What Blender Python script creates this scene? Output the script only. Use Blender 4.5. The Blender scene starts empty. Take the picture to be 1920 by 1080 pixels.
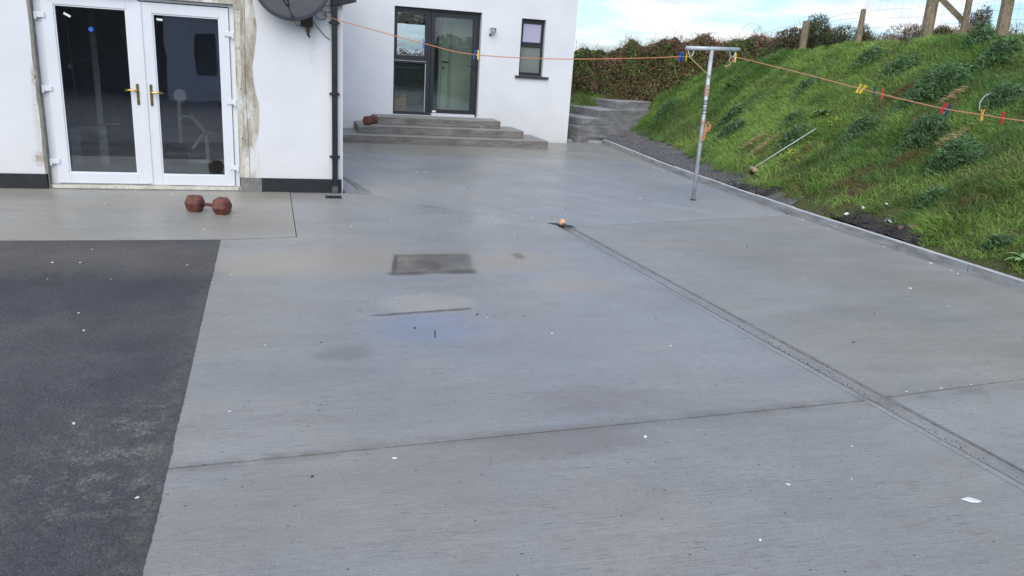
import bpy, bmesh, math, random
import numpy as np
from mathutils import Vector, Matrix

random.seed(7); np.random.seed(7)
S = bpy.context.scene
C = S.collection
R = math.radians

# ------------------------------------------------------------------ camera
CAMH = 1.70
def cam_axes(p, r, yw):
    f = Vector((math.sin(yw)*math.cos(p), math.cos(yw)*math.cos(p), -math.sin(p)))
    r0 = Vector((math.cos(yw), -math.sin(yw), 0)); d0 = f.cross(r0)
    return f, math.cos(r)*r0 - math.sin(r)*d0, math.cos(r)*d0 + math.sin(r)*r0
f_, r_, d_ = cam_axes(.290, .065, .293)
cd = bpy.data.cameras.new('camera'); cam = bpy.data.objects.new('camera', cd); C.objects.link(cam)
m = Matrix.Identity(4)
for i in range(3):
    m[i][0] = r_[i]; m[i][1] = -d_[i]; m[i][2] = -f_[i]
m[2][3] = CAMH
cam.matrix_world = m
cd.sensor_width = 36; cd.lens = 1441/1920*36; cd.clip_start = .05; cd.clip_end = 2000
S.camera = cam

# ------------------------------------------------------------------ sky, sun, exposure
SUN_EL, SUN_AZ = R(40), R(200)          # azimuth clockwise from +Y
W = bpy.data.worlds.new('World'); S.world = W; W.use_nodes = True
nt = W.node_tree; nt.nodes.clear()
def wn(t, **k):
    n = nt.nodes.new(t)
    for a, b in k.items(): setattr(n, a, b)
    return n
out = wn('ShaderNodeOutputWorld'); bg = wn('ShaderNodeBackground'); bg.inputs['Strength'].default_value = .10
sky = wn('ShaderNodeTexSky', sky_type='NISHITA', sun_disc=False, sun_elevation=SUN_EL, sun_rotation=SUN_AZ)
tc = wn('ShaderNodeTexCoord'); mp = wn('ShaderNodeMapping'); mp.inputs['Scale'].default_value = (.42, .42, .6); mp.inputs['Location'].default_value = (2.3, .4, .25)
nz = wn('ShaderNodeTexNoise'); nz.inputs['Scale'].default_value = 2.6; nz.inputs['Detail'].default_value = 7; nz.inputs['Roughness'].default_value = .5
rp = wn('ShaderNodeValToRGB'); rp.color_ramp.elements[0].position = .47; rp.color_ramp.elements[1].position = .60
n2 = wn('ShaderNodeTexNoise'); n2.inputs['Scale'].default_value = 4.2; n2.inputs['Detail'].default_value = 8
rc = wn('ShaderNodeValToRGB'); rc.color_ramp.elements[0].position = .35; rc.color_ramp.elements[0].color = (5.3, 5.9, 6.9, 1)
rc.color_ramp.elements[1].position = .62; rc.color_ramp.elements[1].color = (8.1, 8.3, 8.5, 1)
mx = wn('ShaderNodeMixRGB'); L = nt.links.new
sx_ = wn('ShaderNodeSeparateXYZ'); L(tc.outputs['Generated'], sx_.inputs[0])
def wm_(op, a, b):
    n = wn('ShaderNodeMath', operation=op)
    for i, v in enumerate((a, b)):
        if hasattr(v, 'is_output'): L(v, n.inputs[i])
        else: n.inputs[i].default_value = v
    return n.outputs[0]
den = wm_('ADD', wm_('MAXIMUM', sx_.outputs[2], 0.), .13)     # clouds lie on a high layer seen in perspective
cb3 = wn('ShaderNodeCombineXYZ'); L(wm_('DIVIDE', sx_.outputs[0], den), cb3.inputs[0]); L(wm_('DIVIDE', sx_.outputs[1], den), cb3.inputs[1]); L(wm_('MULTIPLY', sx_.outputs[2], 5.0), cb3.inputs[2])
L(cb3.outputs[0], mp.inputs['Vector']); L(mp.outputs[0], nz.inputs['Vector']); L(mp.outputs[0], n2.inputs['Vector'])
L(nz.outputs['Fac'], rp.inputs['Fac']); L(n2.outputs['Fac'], rc.inputs['Fac'])
sg = wn('ShaderNodeMixRGB'); sg.blend_type = 'MULTIPLY'; sg.inputs[0].default_value = 1; sg.inputs[2].default_value = (.84, 1.0, 1.26, 1)
L(sky.outputs[0], sg.inputs[1])
L(rp.outputs[0], mx.inputs[0]); L(sg.outputs[0], mx.inputs[1]); L(rc.outputs[0], mx.inputs[2])
L(mx.outputs[0], bg.inputs['Color']); L(bg.outputs[0], out.inputs['Surface'])
sd = bpy.data.lights.new('sun', 'SUN'); sd.energy = 1.5; sd.angle = R(60); sd.color = (1, .94, .85)
so = bpy.data.objects.new('sun', sd); C.objects.link(so)
dirv = Vector((math.sin(SUN_AZ)*math.cos(SUN_EL), math.cos(SUN_AZ)*math.cos(SUN_EL), math.sin(SUN_EL)))
so.rotation_euler = dirv.to_track_quat('Z', 'Y').to_euler(); so.location = (0, 0, 20)
S.view_settings.view_transform = 'Standard'; S.view_settings.look = 'None'; S.view_settings.gamma = 1
S.view_settings.use_curve_mapping = False; S.view_settings.exposure = 0.56

# ------------------------------------------------------------------ material helper
class NT:
    def __init__(s, name, rough=.6, spec=.5, metal=0):
        s.m = bpy.data.materials.new(name); s.m.use_nodes = True; s.t = s.m.node_tree
        s.b = s.t.nodes['Principled BSDF']
        s.b.inputs['Roughness'].default_value = rough; s.b.inputs['Specular IOR Level'].default_value = spec
        s.b.inputs['Metallic'].default_value = metal
        g = s.t.nodes.new('ShaderNodeNewGeometry'); s.pos = g.outputs['Position']; s._xyz = None
    def set(s, node, i, v):
        if hasattr(v, 'is_output'): s.t.links.new(v, node.inputs[i])
        elif v is not None: node.inputs[i].default_value = v
    def m_(s, op, a, b=None, c=None):
        n = s.t.nodes.new('ShaderNodeMath'); n.operation = op
        s.set(n, 0, a); s.set(n, 1, b)
        if c is not None: s.set(n, 2, c)
        return n.outputs[0]
    def xyz(s):
        if s._xyz is None:
            n = s.t.nodes.new('ShaderNodeSeparateXYZ'); s.t.links.new(s.pos, n.inputs[0]); s._xyz = n.outputs
        return s._xyz
    def mapv(s, scale=(1, 1, 1), rot=0, loc=(0, 0, 0), vec=None):
        if rot:
            n = s.t.nodes.new('ShaderNodeMapping'); s.set(n, 0, vec or s.pos); n.inputs['Rotation'].default_value = (0, 0, rot); vec = n.outputs[0]
        n = s.t.nodes.new('ShaderNodeMapping'); s.set(n, 0, vec or s.pos); n.inputs['Scale'].default_value = scale; n.inputs['Location'].default_value = loc
        return n.outputs[0]
    def noise(s, sc, det=4, ro=.55, vec=None, dist=0):
        n = s.t.nodes.new('ShaderNodeTexNoise'); s.set(n, 'Vector', vec or s.pos); n.inputs['Scale'].default_value = sc
        n.inputs['Detail'].default_value = det; n.inputs['Roughness'].default_value = ro; n.inputs['Distortion'].default_value = dist
        return n.outputs['Fac']
    def vor(s, sc, vec=None):
        n = s.t.nodes.new('ShaderNodeTexVoronoi'); s.set(n, 'Vector', vec or s.pos); n.inputs['Scale'].default_value = sc
        return n.outputs['Distance'], n.outputs['Color']
    def mr(s, v, a, b, c=0., d=1., smooth=False):
        n = s.t.nodes.new('ShaderNodeMapRange')
        if smooth: n.interpolation_type = 'SMOOTHSTEP'
        s.set(n, 0, v)
        for i, q in enumerate((a, b, c, d)): n.inputs[i+1].default_value = q
        return n.outputs[0]
    def mix(s, f, a, b, mode='MIX'):
        n = s.t.nodes.new('ShaderNodeMixRGB'); n.blend_type = mode
        s.set(n, 0, f)
        for i, q in ((1, a), (2, b)):
            if isinstance(q, tuple) and len(q) == 3: q = (*q, 1)
            s.set(n, i, q)
        return n.outputs[0]
    def box(s, cx, cy, hx, hy, soft=.2, rag=.03, nsc=6, ell=False, plane='xy', sh=0):
        x, y, z = s.xyz()
        if sh: x = s.m_('SUBTRACT', x, s.m_('MULTIPLY', s.m_('SUBTRACT', y, cy), sh))
        if plane == 'xz': y = z
        k = s.m_('MULTIPLY', s.m_('SUBTRACT', s.noise(nsc, 5, .65), .5), rag*2)
        ax = s.m_('DIVIDE', s.m_('ABSOLUTE', s.m_('ADD', s.m_('SUBTRACT', x, cx), k)), hx)
        ay = s.m_('DIVIDE', s.m_('ABSOLUTE', s.m_('ADD', s.m_('SUBTRACT', y, cy), k)), hy)
        if ell: dd = s.m_('SQRT', s.m_('ADD', s.m_('MULTIPLY', ax, ax), s.m_('MULTIPLY', ay, ay)))
        else: dd = s.m_('MAXIMUM', ax, ay)
        return s.mr(dd, 1-soft, 1+soft, 1, 0, True)
    def bump(s, h, st=.3, dist=.01):
        n = s.t.nodes.new('ShaderNodeBump'); n.inputs['Strength'].default_value = st; n.inputs['Distance'].default_value = dist
        s.set(n, 'Height', h); s.t.links.new(n.outputs[0], s.b.inputs['Normal'])
    def col(s, c):
        if isinstance(c, tuple) and len(c) == 3: c = (*c, 1)
        s.set(s.b, 'Base Color', c)
    def rough(s, v): s.set(s.b, 'Roughness', v)

def simple(name, col, rough=.6, spec=.5, metal=0, var=.12, sc=14, bump=.15, bd=.004):
    n = NT(name, rough, spec, metal)
    k = n.noise(sc, 5)
    n.col(n.mix(n.mr(k, .3, .7), tuple(c*(1-var) for c in col), tuple(min(1, c*(1+var)) for c in col)))
    if bump: n.bump(n.noise(sc*6, 4), bump, bd)
    return n.m

M = {}
M['plinth'] = simple('plinth_paint', (.016, .018, .023), .45, var=.35, sc=9, bump=.3)
M['upvc'] = simple('white_upvc', (.78, .80, .82), .28, var=.03, sc=3, bump=0)
M['anth'] = simple('anthracite_frame', (.022, .024, .030), .38, var=.12, sc=6, bump=.05)
M['anthsill'] = simple('anthracite_sill', (.035, .038, .045), .5, var=.2, sc=9)
M['silver'] = simple('silver_threshold', (.72, .74, .78), .35, metal=.3, var=.08)
M['brass'] = simple('polished_brass', (.72, .47, .12), .22, metal=1, var=.12, sc=30, bump=0)
M['brassdull'] = simple('tarnished_brass', (.22, .17, .07), .35, metal=.9, var=.4, sc=60, bump=0)
M['black'] = simple('black_plastic', (.014, .016, .02), .35, var=.3, sc=8, bump=.1)
M['rust'] = simple('rusty_red_iron', (.15, .052, .036), .62, var=.5, sc=22, bump=.6, bd=.004)
M['rustdark'] = simple('worn_brown_iron', (.09, .035, .025), .6, var=.5, sc=30, bump=.5)
M['brownmetal'] = simple('rusted_bracket', (.06, .028, .018), .7, var=.5, sc=30)
M['galv'] = None
M['rope'] = simple('orange_rope', (.62, .26, .12), .7, var=.25, sc=90, bump=.3)
M['pinkrope'] = simple('faded_pink_rope', (.62, .33, .24), .7, var=.2, sc=90)
M['wire'] = simple('galvanised_wire', (.25, .25, .24), .5, metal=.6, var=.2)
M['cable'] = simple('grey_cable', (.10, .11, .11), .5)
M['pblue'] = simple('blue_plastic', (.015, .10, .42), .35, var=.1, bump=0)
M['pdblue'] = simple('dark_blue_plastic', (.02, .05, .13), .4, var=.1, bump=0)
M['pyellow'] = simple('yellow_plastic', (.85, .60, .03), .35, var=.08, bump=0)
M['porange'] = simple('amber_plastic', (.85, .42, .04), .35, var=.08, bump=0)
M['pred'] = simple('red_plastic', (.60, .02, .03), .35, var=.1, bump=0)
M['card'] = simple('cardboard', (.42, .27, .14), .8, var=.1, sc=5)
M['cardred'] = simple('red_print', (.45, .10, .05), .8)
M['carddark'] = simple('dark_print', (.12, .06, .03), .8)
M['white'] = simple('white_chip', (.86, .87, .86), .5, var=.04, bump=.1)
M['dark'] = simple('dark_grit', (.03, .03, .032), .8)
M['straw'] = simple('dry_straw', (.42, .33, .18), .8, var=.3, sc=20)
M['soil'] = None
M['room'] = simple('room_paint_dark', (.80, .82, .90), .8, var=.1)
M['roomlight'] = simple('room_paint_pale', (.55, .60, .54), .7, var=.05, sc=2, bump=0)
M['doorpale'] = simple('pale_interior_door', (.74, .80, .73), .5, var=.03, sc=2, bump=0)
M['roomfloor'] = simple('screed_floor', (.52, .48, .42), .7, var=.15, sc=3)
M['gym'] = simple('grey_gym_steel', (.85, .84, .80), .4, var=.15)
M['gymdark'] = simple('dark_rubber', (.05, .04, .04), .6, var=.2)
M['slate'] = simple('roof_slate', (.05, .055, .065), .6, var=.3, sc=5)
M['frost1'] = simple('frosted_glass_lilac', (.48, .45, .60), .12, var=.04, sc=2, bump=0)
M['frost2'] = simple('frosted_glass_grey', (.20, .22, .20), .15, var=.10, sc=3, bump=0)
M['lampgl'] = simple('clear_lamp_glass', (.60, .62, .62), .15, var=.1)
M['blue'] = simple('blue_sticker', (.01, .12, .55), .4)

# white render with faint trowel texture, a few rusty runs below the dish and dirt low down
def render_mat(name, stains):
    n = NT(name, .75, .3)
    base = n.mix(n.mr(n.noise(1.3, 5), .35, .65), (.735, .745, .758), (.80, .808, .815))
    base = n.mix(n.m_('MULTIPLY', n.mr(n.noise(26, 4), .35, .75), .06), base, (.55, .55, .56))
    x, y, z = n.xyz()
    low = n.m_('MULTIPLY', n.mr(n.m_('ADD', z, n.m_('MULTIPLY', n.noise(3, 5), .5)), .28, .95, 1, 0), .28)
    base = n.mix(low, base, (.60, .59, .56))
    for (cx, cz, hx, hz, a, colr, nsc, rag) in stains:
        msk = n.box(cx, cz, hx, hz, .6, rag, nsc, True, 'xz')
        msk = n.m_('MULTIPLY', msk, n.mr(n.noise(30, 4), .3, .6))
        base = n.mix(n.m_('MULTIPLY', msk, a), base, colr)
    n.col(base)
    h = n.m_('ADD', n.m_('MULTIPLY', n.noise(5, 3), .6), n.m_('MULTIPLY', n.noise(90, 4, .7), .25))
    n.bump(h, .6, .014)
    return n.m
M['renderA'] = render_mat('white_render_front', [
    (-2.56, 1.20, .035, .12, .9, (.38, .31, .22), 12, .03), (-2.61, .33, .05, .07, .9, (.36, .27, .17), 12, .04),
    (-2.585, .75, .03, .35, .55, (.5, .46, .38), 6, .03), (.30, 1.75, .05, .32, .25, (.52, .48, .40), 5, .05),
    (.25, 1.92, .05, .09, .6, (.30, .22, .15), 14, .03), (.61, 2.0, .05, .5, .35, (.55, .53, .48), 7, .03)])
M['renderB'] = render_mat('white_render_rear', [
    (.9, .25, .5, .3, .35, (.62, .60, .55), 4, .1), (5.8, .1, .3, .15, .2, (.6, .59, .55), 6, .05)])
def patch_mat():
    n = NT('bare_beige_render', .85, .2)
    k = n.noise(9, 6, .65, n.mapv((1, 1, .35)))
    c = n.mix(n.mr(k, .38, .62), (.30, .255, .18), (.56, .52, .43))
    c = n.mix(n.mr(n.noise(4, 4, .6, n.mapv((1, 1, .4), loc=(4, 0, 2))), .5, .62), c, (.74, .74, .70))
    c = n.mix(n.mr(n.noise(40, 4), .66, .72), c, (.12, .09, .06))
    n.col(c); n.bump(k, .8, .01); return n.m
M['patch'] = patch_mat()
M['cream'] = simple('cream_filler', (.66, .63, .52), .8, var=.18, sc=25, bump=.8, bd=.01)
M['greyrender'] = simple('grey_cement_render', (.20, .20, .19), .85, var=.3, sc=8, bump=.6)
def galv():
    n = NT('galvanised_steel', .42, .5, .30)
    d, c = n.vor(26)
    n.col(n.mix(n.mr(n.noise(9, 5), .3, .7), (.42, .45, .48), (.62, .66, .70)))
    n.rough(n.mr(n.noise(15), .3, .7, .32, .55)); return n.m
M['galv'] = galv()
def dish_mat():
    n = NT('grey_dish_paint', .32, .5)
    n.col(n.mix(n.mr(n.noise(3, 4), .3, .7), (.085, .09, .115), (.13, .135, .165))); return n.m
M['dish'] = dish_mat()
def thin_glass(name, tint, ior, rg=0.0):
    m = bpy.data.materials.new(name); m.use_nodes = True; t = m.node_tree; t.nodes.clear()
    o = t.nodes.new('ShaderNodeOutputMaterial'); mx = t.nodes.new('ShaderNodeMixShader'); tr = t.nodes.new('ShaderNodeBsdfTransparent')
    gl = t.nodes.new('ShaderNodeBsdfGlossy'); fr = t.nodes.new('ShaderNodeFresnel'); fr.inputs[0].default_value = ior
    nz = t.nodes.new('ShaderNodeTexNoise'); nz.inputs['Scale'].default_value = 1.1; bp = t.nodes.new('ShaderNodeBump')
    g = t.nodes.new('ShaderNodeNewGeometry'); t.links.new(g.outputs['Position'], nz.inputs['Vector'])
    bp.inputs['Strength'].default_value = .12; bp.inputs['Distance'].default_value = .02
    t.links.new(nz.outputs['Fac'], bp.inputs['Height']); t.links.new(bp.outputs[0], gl.inputs['Normal'])
    gl.inputs['Roughness'].default_value = rg; tr.inputs[0].default_value = (*tint, 1)
    gl.inputs[0].default_value = (.85, .92, 1, 1)
    t.links.new(fr.outputs[0], mx.inputs[0]); t.links.new(tr.outputs[0], mx.inputs[1]); t.links.new(gl.outputs[0], mx.inputs[2])
    t.links.new(mx.outputs[0], o.inputs[0]); return m
M['glassA'] = thin_glass('door_glass', (.88, .90, .92), 1.9, .012)
M['glassB'] = thin_glass('coated_glass', (.90, .95, .91), 1.7, .01)
M['glassT'] = thin_glass('tilted_glass', (.85, .90, .95), 2.1, .01)

# yard concrete: brushed finish, pores, damp areas and the stains the yard has
def concrete(name, ang, stains=True, tint=(1, 1, 1)):
    n = NT(name, .5, .5)
    big = n.noise(.55, 5, .6)
    c = n.mix(n.mr(big, .3, .7), (.385, .382, .360), (.490, .484, .458))
    tone = n.noise(1.7, 7, .68, n.mapv((.5, 1.6, 1), ang))
    c = n.mix(n.mr(tone, .38, .62), c, n.mix(1., c, (.87, .875, .88), 'MULTIPLY'))
    bl = n.noise(5.5, 6, .7, n.mapv((.7, 1.3, 1), ang, (7, 2, 0)))
    c = n.mix(n.m_('MULTIPLY', n.mr(bl, .50, .70), .28), c, (.26, .235, .19))
    brush = n.noise(11, 6, .78, n.mapv((.22, 9, 1), ang))
    c = n.mix(n.m_('MULTIPLY', n.mr(brush, .40, .66), .5), c, n.mix(1., c, (.66, .67, .68), 'MULTIPLY'))
    dash = n.noise(14, 3, .6, n.mapv((.6, 8, 1), ang, (3, 1, 0)))
    dsel = n.m_('MULTIPLY', n.mr(dash, .58, .66), n.mr(n.noise(2.2, 4), .38, .60))
    c = n.mix(n.m_('MULTIPLY', dsel, .6), c, (.13, .13, .13))
    d, vc = n.vor(15); sep = n.t.nodes.new('ShaderNodeSeparateColor'); n.t.links.new(vc, sep.inputs[0])
    pore = n.m_('MULTIPLY', n.mr(d, .05, .10, 1, 0), n.m_('GREATER_THAN', sep.outputs[0], .42))
    c = n.mix(n.m_('MULTIPLY', pore, .85), c, (.045, .055, .06))
    d2, vc2 = n.vor(42); sep2 = n.t.nodes.new('ShaderNodeSeparateColor'); n.t.links.new(vc2, sep2.inputs[0])
    pore2 = n.m_('MULTIPLY', n.mr(d2, .06, .2, 1, 0), n.m_('GREATER_THAN', sep2.outputs[0], .55))
    c = n.mix(n.m_('MULTIPLY', pore2, .6), c, (.08, .08, .085))
    grain = n.noise(120, 3, .7)
    c = n.mix(n.mr(grain, .38, .62), n.mix(1., c, (.80, .80, .81), 'MULTIPLY'), c)
    g2_ = n.noise(34, 5, .75, n.mapv((.6, 2.2, 1), ang))
    c = n.mix(n.mr(g2_, .40, .60), n.mix(1., c, (.88, .88, .88), 'MULTIPLY'), c)
    hue = n.noise(.7, 4, .6, n.mapv((1, 1, 1), 0, (9, 4, 0)))  # broad hue drift; its bluish side paints in sky reflection on damp concrete
    c = n.mix(1., c, n.mix(n.mr(hue, .35, .65), (.965, .985, 1.01), (1.04, 1.0, .94)), 'MULTIPLY'); c = n.mix(1., c, tint, 'MULTIPLY')
    rg = n.mr(n.noise(.9, 4), .3, .7, .30, .52)
    x, y, z = n.xyz()
    jd = n.m_('ABSOLUTE', n.m_('SUBTRACT', n.m_('SUBTRACT', y, n.m_('MULTIPLY', x, .0425)), 3.0815))
    jw = n.m_('MULTIPLY', n.mr(jd, .005, .085, 1, 0, True), n.mr(n.noise(3.5, 5, .7), .40, .62))
    c = n.mix(n.m_('MULTIPLY', jw, .55), c, (.13, .115, .095))
    if stains:
        def st(c, a, colr, *ar, **k):
            mk = n.m_('MULTIPLY', n.box(*ar, **k), a)
            return n.mix(mk, c, colr), mk
        warm = (.40, .335, .25)
        for a in [(.55, 6.35, .55, .42, .5, .35, 2), (1.75, 6.25, .55, .28, .5, .25, 2.5), (2.2, 5.5, .28, .22, .5, .10, 4), (-.2, 6.2, .35, .35, .5, .2, 3)]:
            c, _ = st(c, .62, warm, *a, ell=True)
        c, _ = st(c, .70, (.45, .415, .345), .93, 5.14, .34, .22, .30, .08, 3, ell=True)   # sandy patch
        c, _ = st(c, .45, (.17, .155, .12), .30, 4.25, .14, .12, .5, .10, 6, ell=True)
        c, _ = st(c, .40, (.19, .155, .125), 1.20, 3.02, .45, .13, .5, .20, 7, ell=True)
        c, _ = st(c, .30, (.20, .165, .135), 1.55, 3.45, .40, .16, .5, .25, 6, ell=True)
        c, _ = st(c, .25, (.26, .24, .20), .3, 2.75, .8, .35, .5, .4, 3, ell=True)
        # damp rectangle left by something stood here
        c, _ = st(c, .88, n.mix(n.mr(n.noise(7, 5, .65, n.mapv((1, 1, 1), 0, (3, 8, 0))), .35, .65), (.092, .070, .040), (.215, .185, .130)), 1.16, 6.20, .335, .31, .10, .035, 14, sh=.16)
        c, _ = st(c, .55, (.10, .088, .064), 1.28, 6.33, .22, .20, .3, .05, 9, sh=.16)
        c, _ = st(c, .8, (.065, .042, .024), .835, 6.18, .018, .28, .4, .02, 22, sh=.16)
        c, _ = st(c, .75, (.065, .042, .024), .90, 5.90, .14, .045, .5, .05, 20)
        c, _ = st(c, .75, (.065, .042, .024), 1.34, 5.93, .12, .06, .5, .05, 20)
        c, _ = st(c, .55, (.10, .055, .042), 1.13, 6.10, .06, .16, .5, .06, 14)
        c, _ = st(c, .6, (.08, .06, .048), 1.98, 6.42, .05, .10, .6, .08, 16, ell=True)
        # dark line between sandy patch and puddle (tilted a little)
        yy = n.m_('SUBTRACT', y, n.m_('MULTIPLY', x, .13))
        ln = n.m_('ABSOLUTE', n.m_('SUBTRACT', yy, n.m_('ADD', 4.83, n.m_('MULTIPLY', n.m_('SUBTRACT', n.noise(14, 5, .7), .5), .07))))
        lm = n.m_('MULTIPLY', n.mr(ln, .012, .035, 1, 0, True), n.box(.87, 4.95, .34, .4, .1, .05, 8))
        c = n.mix(n.m_('MULTIPLY', lm, .85), c, (.085, .08, .07))
        pud = n.box(.87, 4.64, .40, .27, .45, .26, 5, ell=True)
        pud = n.m_('MULTIPLY', pud, n.mr(yy, 4.80, 4.84, 1, 0))
        c = n.mix(n.m_('MULTIPLY', pud, .55), c, (.28, .295, .31))
        damp = n.m_('MAXIMUM', n.box(1.6, 4.9, 1.7, 1.3, .6, .6, 1.2, ell=True), n.box(3.6, 9.6, 3.0, 2.6, .5, .8, .8, ell=True))
        damp = n.m_('MULTIPLY', damp, n.mr(n.noise(1.6, 5, .6), .35, .6))
        c = n.mix(n.m_('MULTIPLY', damp, .25), c, (.20, .215, .235))
        rg = n.m_('SUBTRACT', rg, n.m_('MULTIPLY', damp, .16))
        k = n.t.nodes.new('ShaderNodeMix'); k.data_type = 'FLOAT'
        n.t.links.new(pud, k.inputs[0]); n.t.links.new(rg, k.inputs[2]); k.inputs[3].default_value = .03
        rg = k.outputs[0]
    n.col(c); n.rough(rg)
    hh = n.m_('SUBTRACT', n.m_('MULTIPLY', brush, .7), n.m_('MULTIPLY', pore, .6))
    if stains: hh = n.m_('MULTIPLY', hh, n.m_('SUBTRACT', 1., pud))
    n.bump(hh, .35, .004)
    return n.m
M['conc'] = concrete('brushed_concrete', .03)
M['concfar'] = concrete('smooth_concrete_diagonal', 1.05, False, (1.04, 1.06, 1.10))
M['concband'] = concrete('weathered_concrete_band', .0, False, (.97, .94, .87)); M['concright'] = concrete('brushed_concrete_right', .03, False, (1.0, .98, .95))
M['concnear'] = concrete('brushed_concrete_plain', .05, False)
M['groove'] = simple('channel_shade_grit', (.22, .215, .21), .8, var=.4, sc=20)
def step_mat(name, c0, c1, warm):
    n = NT(name, .75, .35)
    c = n.mix(n.mr(n.noise(2.5, 6, .6), .3, .7), c0, c1)
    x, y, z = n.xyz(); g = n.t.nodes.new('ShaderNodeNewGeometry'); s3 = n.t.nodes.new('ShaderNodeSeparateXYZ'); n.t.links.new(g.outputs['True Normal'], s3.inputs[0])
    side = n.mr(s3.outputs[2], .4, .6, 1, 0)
    stain_shade = n.m_('MULTIPLY', n.m_('MULTIPLY', side, n.mr(n.noise(5, 6, .7, n.mapv((.5, .5, 2.2))), .30, .62)), .8)  # darker tint on side faces: brown on the steps, painted shade on the kerb
    c = n.mix(stain_shade, c, warm)
    c = n.mix(n.mr(n.noise(60, 4, .7), .62, .72), c, (.09, .085, .08))
    n.col(c); n.bump(n.noise(40, 5, .7), .4, .006); return n.m
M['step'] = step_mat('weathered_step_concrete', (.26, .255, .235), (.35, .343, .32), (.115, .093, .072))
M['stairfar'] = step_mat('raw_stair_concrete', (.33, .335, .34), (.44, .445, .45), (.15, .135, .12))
M['kerb'] = step_mat('precast_kerb_concrete', (.48, .485, .485), (.62, .625, .625), (.20, .20, .195))  # bright top and dark front paint in the light from overhead
def asphalt():
    n = NT('asphalt', .62, .45)
    c = n.mix(n.mr(n.noise(.8, 5, .6), .35, .65), (.058, .060, .064), (.108, .100, .102))
    c = n.mix(n.m_('MULTIPLY', n.mr(n.noise(2.6, 7, .72), .48, .64), .6), c, (.125, .115, .118))
    band = n.box(-2.0, 6.5, 2.6, .45, .6, .3, 2)
    c = n.mix(n.m_('MULTIPLY', band, .55), c, (.14, .125, .10))
    dk_ = n.box(-2.2, 5.55, 1.9, .38, .7, .35, 2)
    c = n.mix(n.m_('MULTIPLY', dk_, .45), c, (.042, .044, .052))
    gy = n.box(-.70, 3.22, .34, .50, .5, .35, 4, ell=True)
    gn = n.m_('MULTIPLY', n.mr(n.noise(7, 8, .78), .50, .58), n.mr(n.noise(45, 4, .7), .38, .55))
    c = n.mix(n.m_('MULTIPLY', n.m_('MULTIPLY', gy, gn), .8), c, (.25, .235, .20))
    ed = n.box(-.56, 4.0, .05, 3.4, .9, .06, 5)
    c = n.mix(n.m_('MULTIPLY', n.m_('MULTIPLY', ed, n.mr(n.noise(16, 5, .7), .42, .6)), .5), c, (.17, .155, .12))
    w = n.box(-1.0, 5.3, .45, .25, .7, .25, 5, ell=True)
    c = n.mix(n.m_('MULTIPLY', n.m_('MULTIPLY', w, n.mr(n.noise(55, 5, .75), .55, .66)), .5), c, (.22, .22, .22))
    d, vc = n.vor(95); sep = n.t.nodes.new('ShaderNodeSeparateColor'); n.t.links.new(vc, sep.inputs[0])
    c = n.mix(n.m_('MULTIPLY', n.mr(sep.outputs[0], 0, 1), .55), n.mix(1., c, (.72, .72, .72), 'MULTIPLY'), n.mix(1., c, (1.45, 1.45, 1.45), 'MULTIPLY'))
    sp = n.m_('MULTIPLY', n.mr(d, .2, .3, 1, 0), n.m_('GREATER_THAN', sep.outputs[1], .965))
    c = n.mix(n.m_('MULTIPLY', sp, .7), c, (.34, .33, .31))
    n.col(c); n.rough(n.mr(n.noise(1.1, 4), .35, .65, .5, .75)); n.bump(n.m_('SUBTRACT', 1., d), .6, .006); return n.m
M['asphalt'] = asphalt()
def soil_mat(name, a, b):
    n = NT(name, .9, .2)
    d, vc = n.vor(38); sep = n.t.nodes.new('ShaderNodeSeparateColor'); n.t.links.new(vc, sep.inputs[0])
    c = n.mix(n.mr(n.noise(3, 6, .65), .3, .7), a, b)
    c = n.mix(.5, c, n.mix(n.mr(sep.outputs[0], 0, 1), n.mix(1., c, (.5, .5, .5), 'MULTIPLY'), n.mix(1., c, (1.6, 1.6, 1.6), 'MULTIPLY')))
    n.col(c); n.bump(n.m_('SUBTRACT', n.noise(20, 6, .7), n.m_('MULTIPLY', d, .6)), .9, .03); return n.m
M['gravel'] = soil_mat('grey_gravel', (.15, .152, .155), (.24, .24, .238))
M['bank'] = soil_mat('bank_soil', (.075, .105, .032), (.120, .110, .050))
M['field'] = soil_mat('field_ground', (.05, .075, .025), (.07, .09, .03))
M['blacksoil'] = soil_mat('black_burnt_soil', (.035, .033, .032), (.10, .085, .075))
M['stone'] = simple('rough_stone', (.22, .21, .20), .85, var=.4, sc=12, bump=.8, bd=.01)
M['brownstone'] = simple('brown_stone', (.20, .12, .075), .85, var=.4, sc=12, bump=.8, bd=.01)
def timber():
    n = NT('weathered_timber', .8, .2)
    k = n.noise(10, 6, .65, n.mapv((6, 6, .7)))
    c = n.mix(n.mr(k, .3, .7), (.13, .095, .055), (.36, .29, .19))
    c = n.mix(n.mr(n.noise(4, 5, .6), .52, .66), c, (.10, .11, .05))
    n.col(c); n.bump(k, .7, .01); return n.m
M['timber'] = timber()
def attr_mat(name, rough=.6, spec=.25, trans=.25):
    m = bpy.data.materials.new(name); m.use_nodes = True; t = m.node_tree; b = t.nodes['Principled BSDF']
    a = t.nodes.new('ShaderNodeAttribute'); a.attribute_name = 'Col'
    b.inputs['Roughness'].default_value = rough; b.inputs['Specular IOR Level'].default_value = spec
    t.links.new(a.outputs['Color'], b.inputs['Base Color'])
    tl = t.nodes.new('ShaderNodeBsdfTranslucent'); mx = t.nodes.new('ShaderNodeMixShader'); mx.inputs[0].default_value = trans
    t.links.new(a.outputs['Color'], tl.inputs[0]); o = t.nodes['Material Output']
    t.links.new(b.outputs[0], mx.inputs[1]); t.links.new(tl.outputs[0], mx.inputs[2]); t.links.new(mx.outputs[0], o.inputs[0]); return m
M['grass'] = attr_mat('grass_blade', .55, .3, .38); M['leaf'] = attr_mat('leaf')
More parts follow.
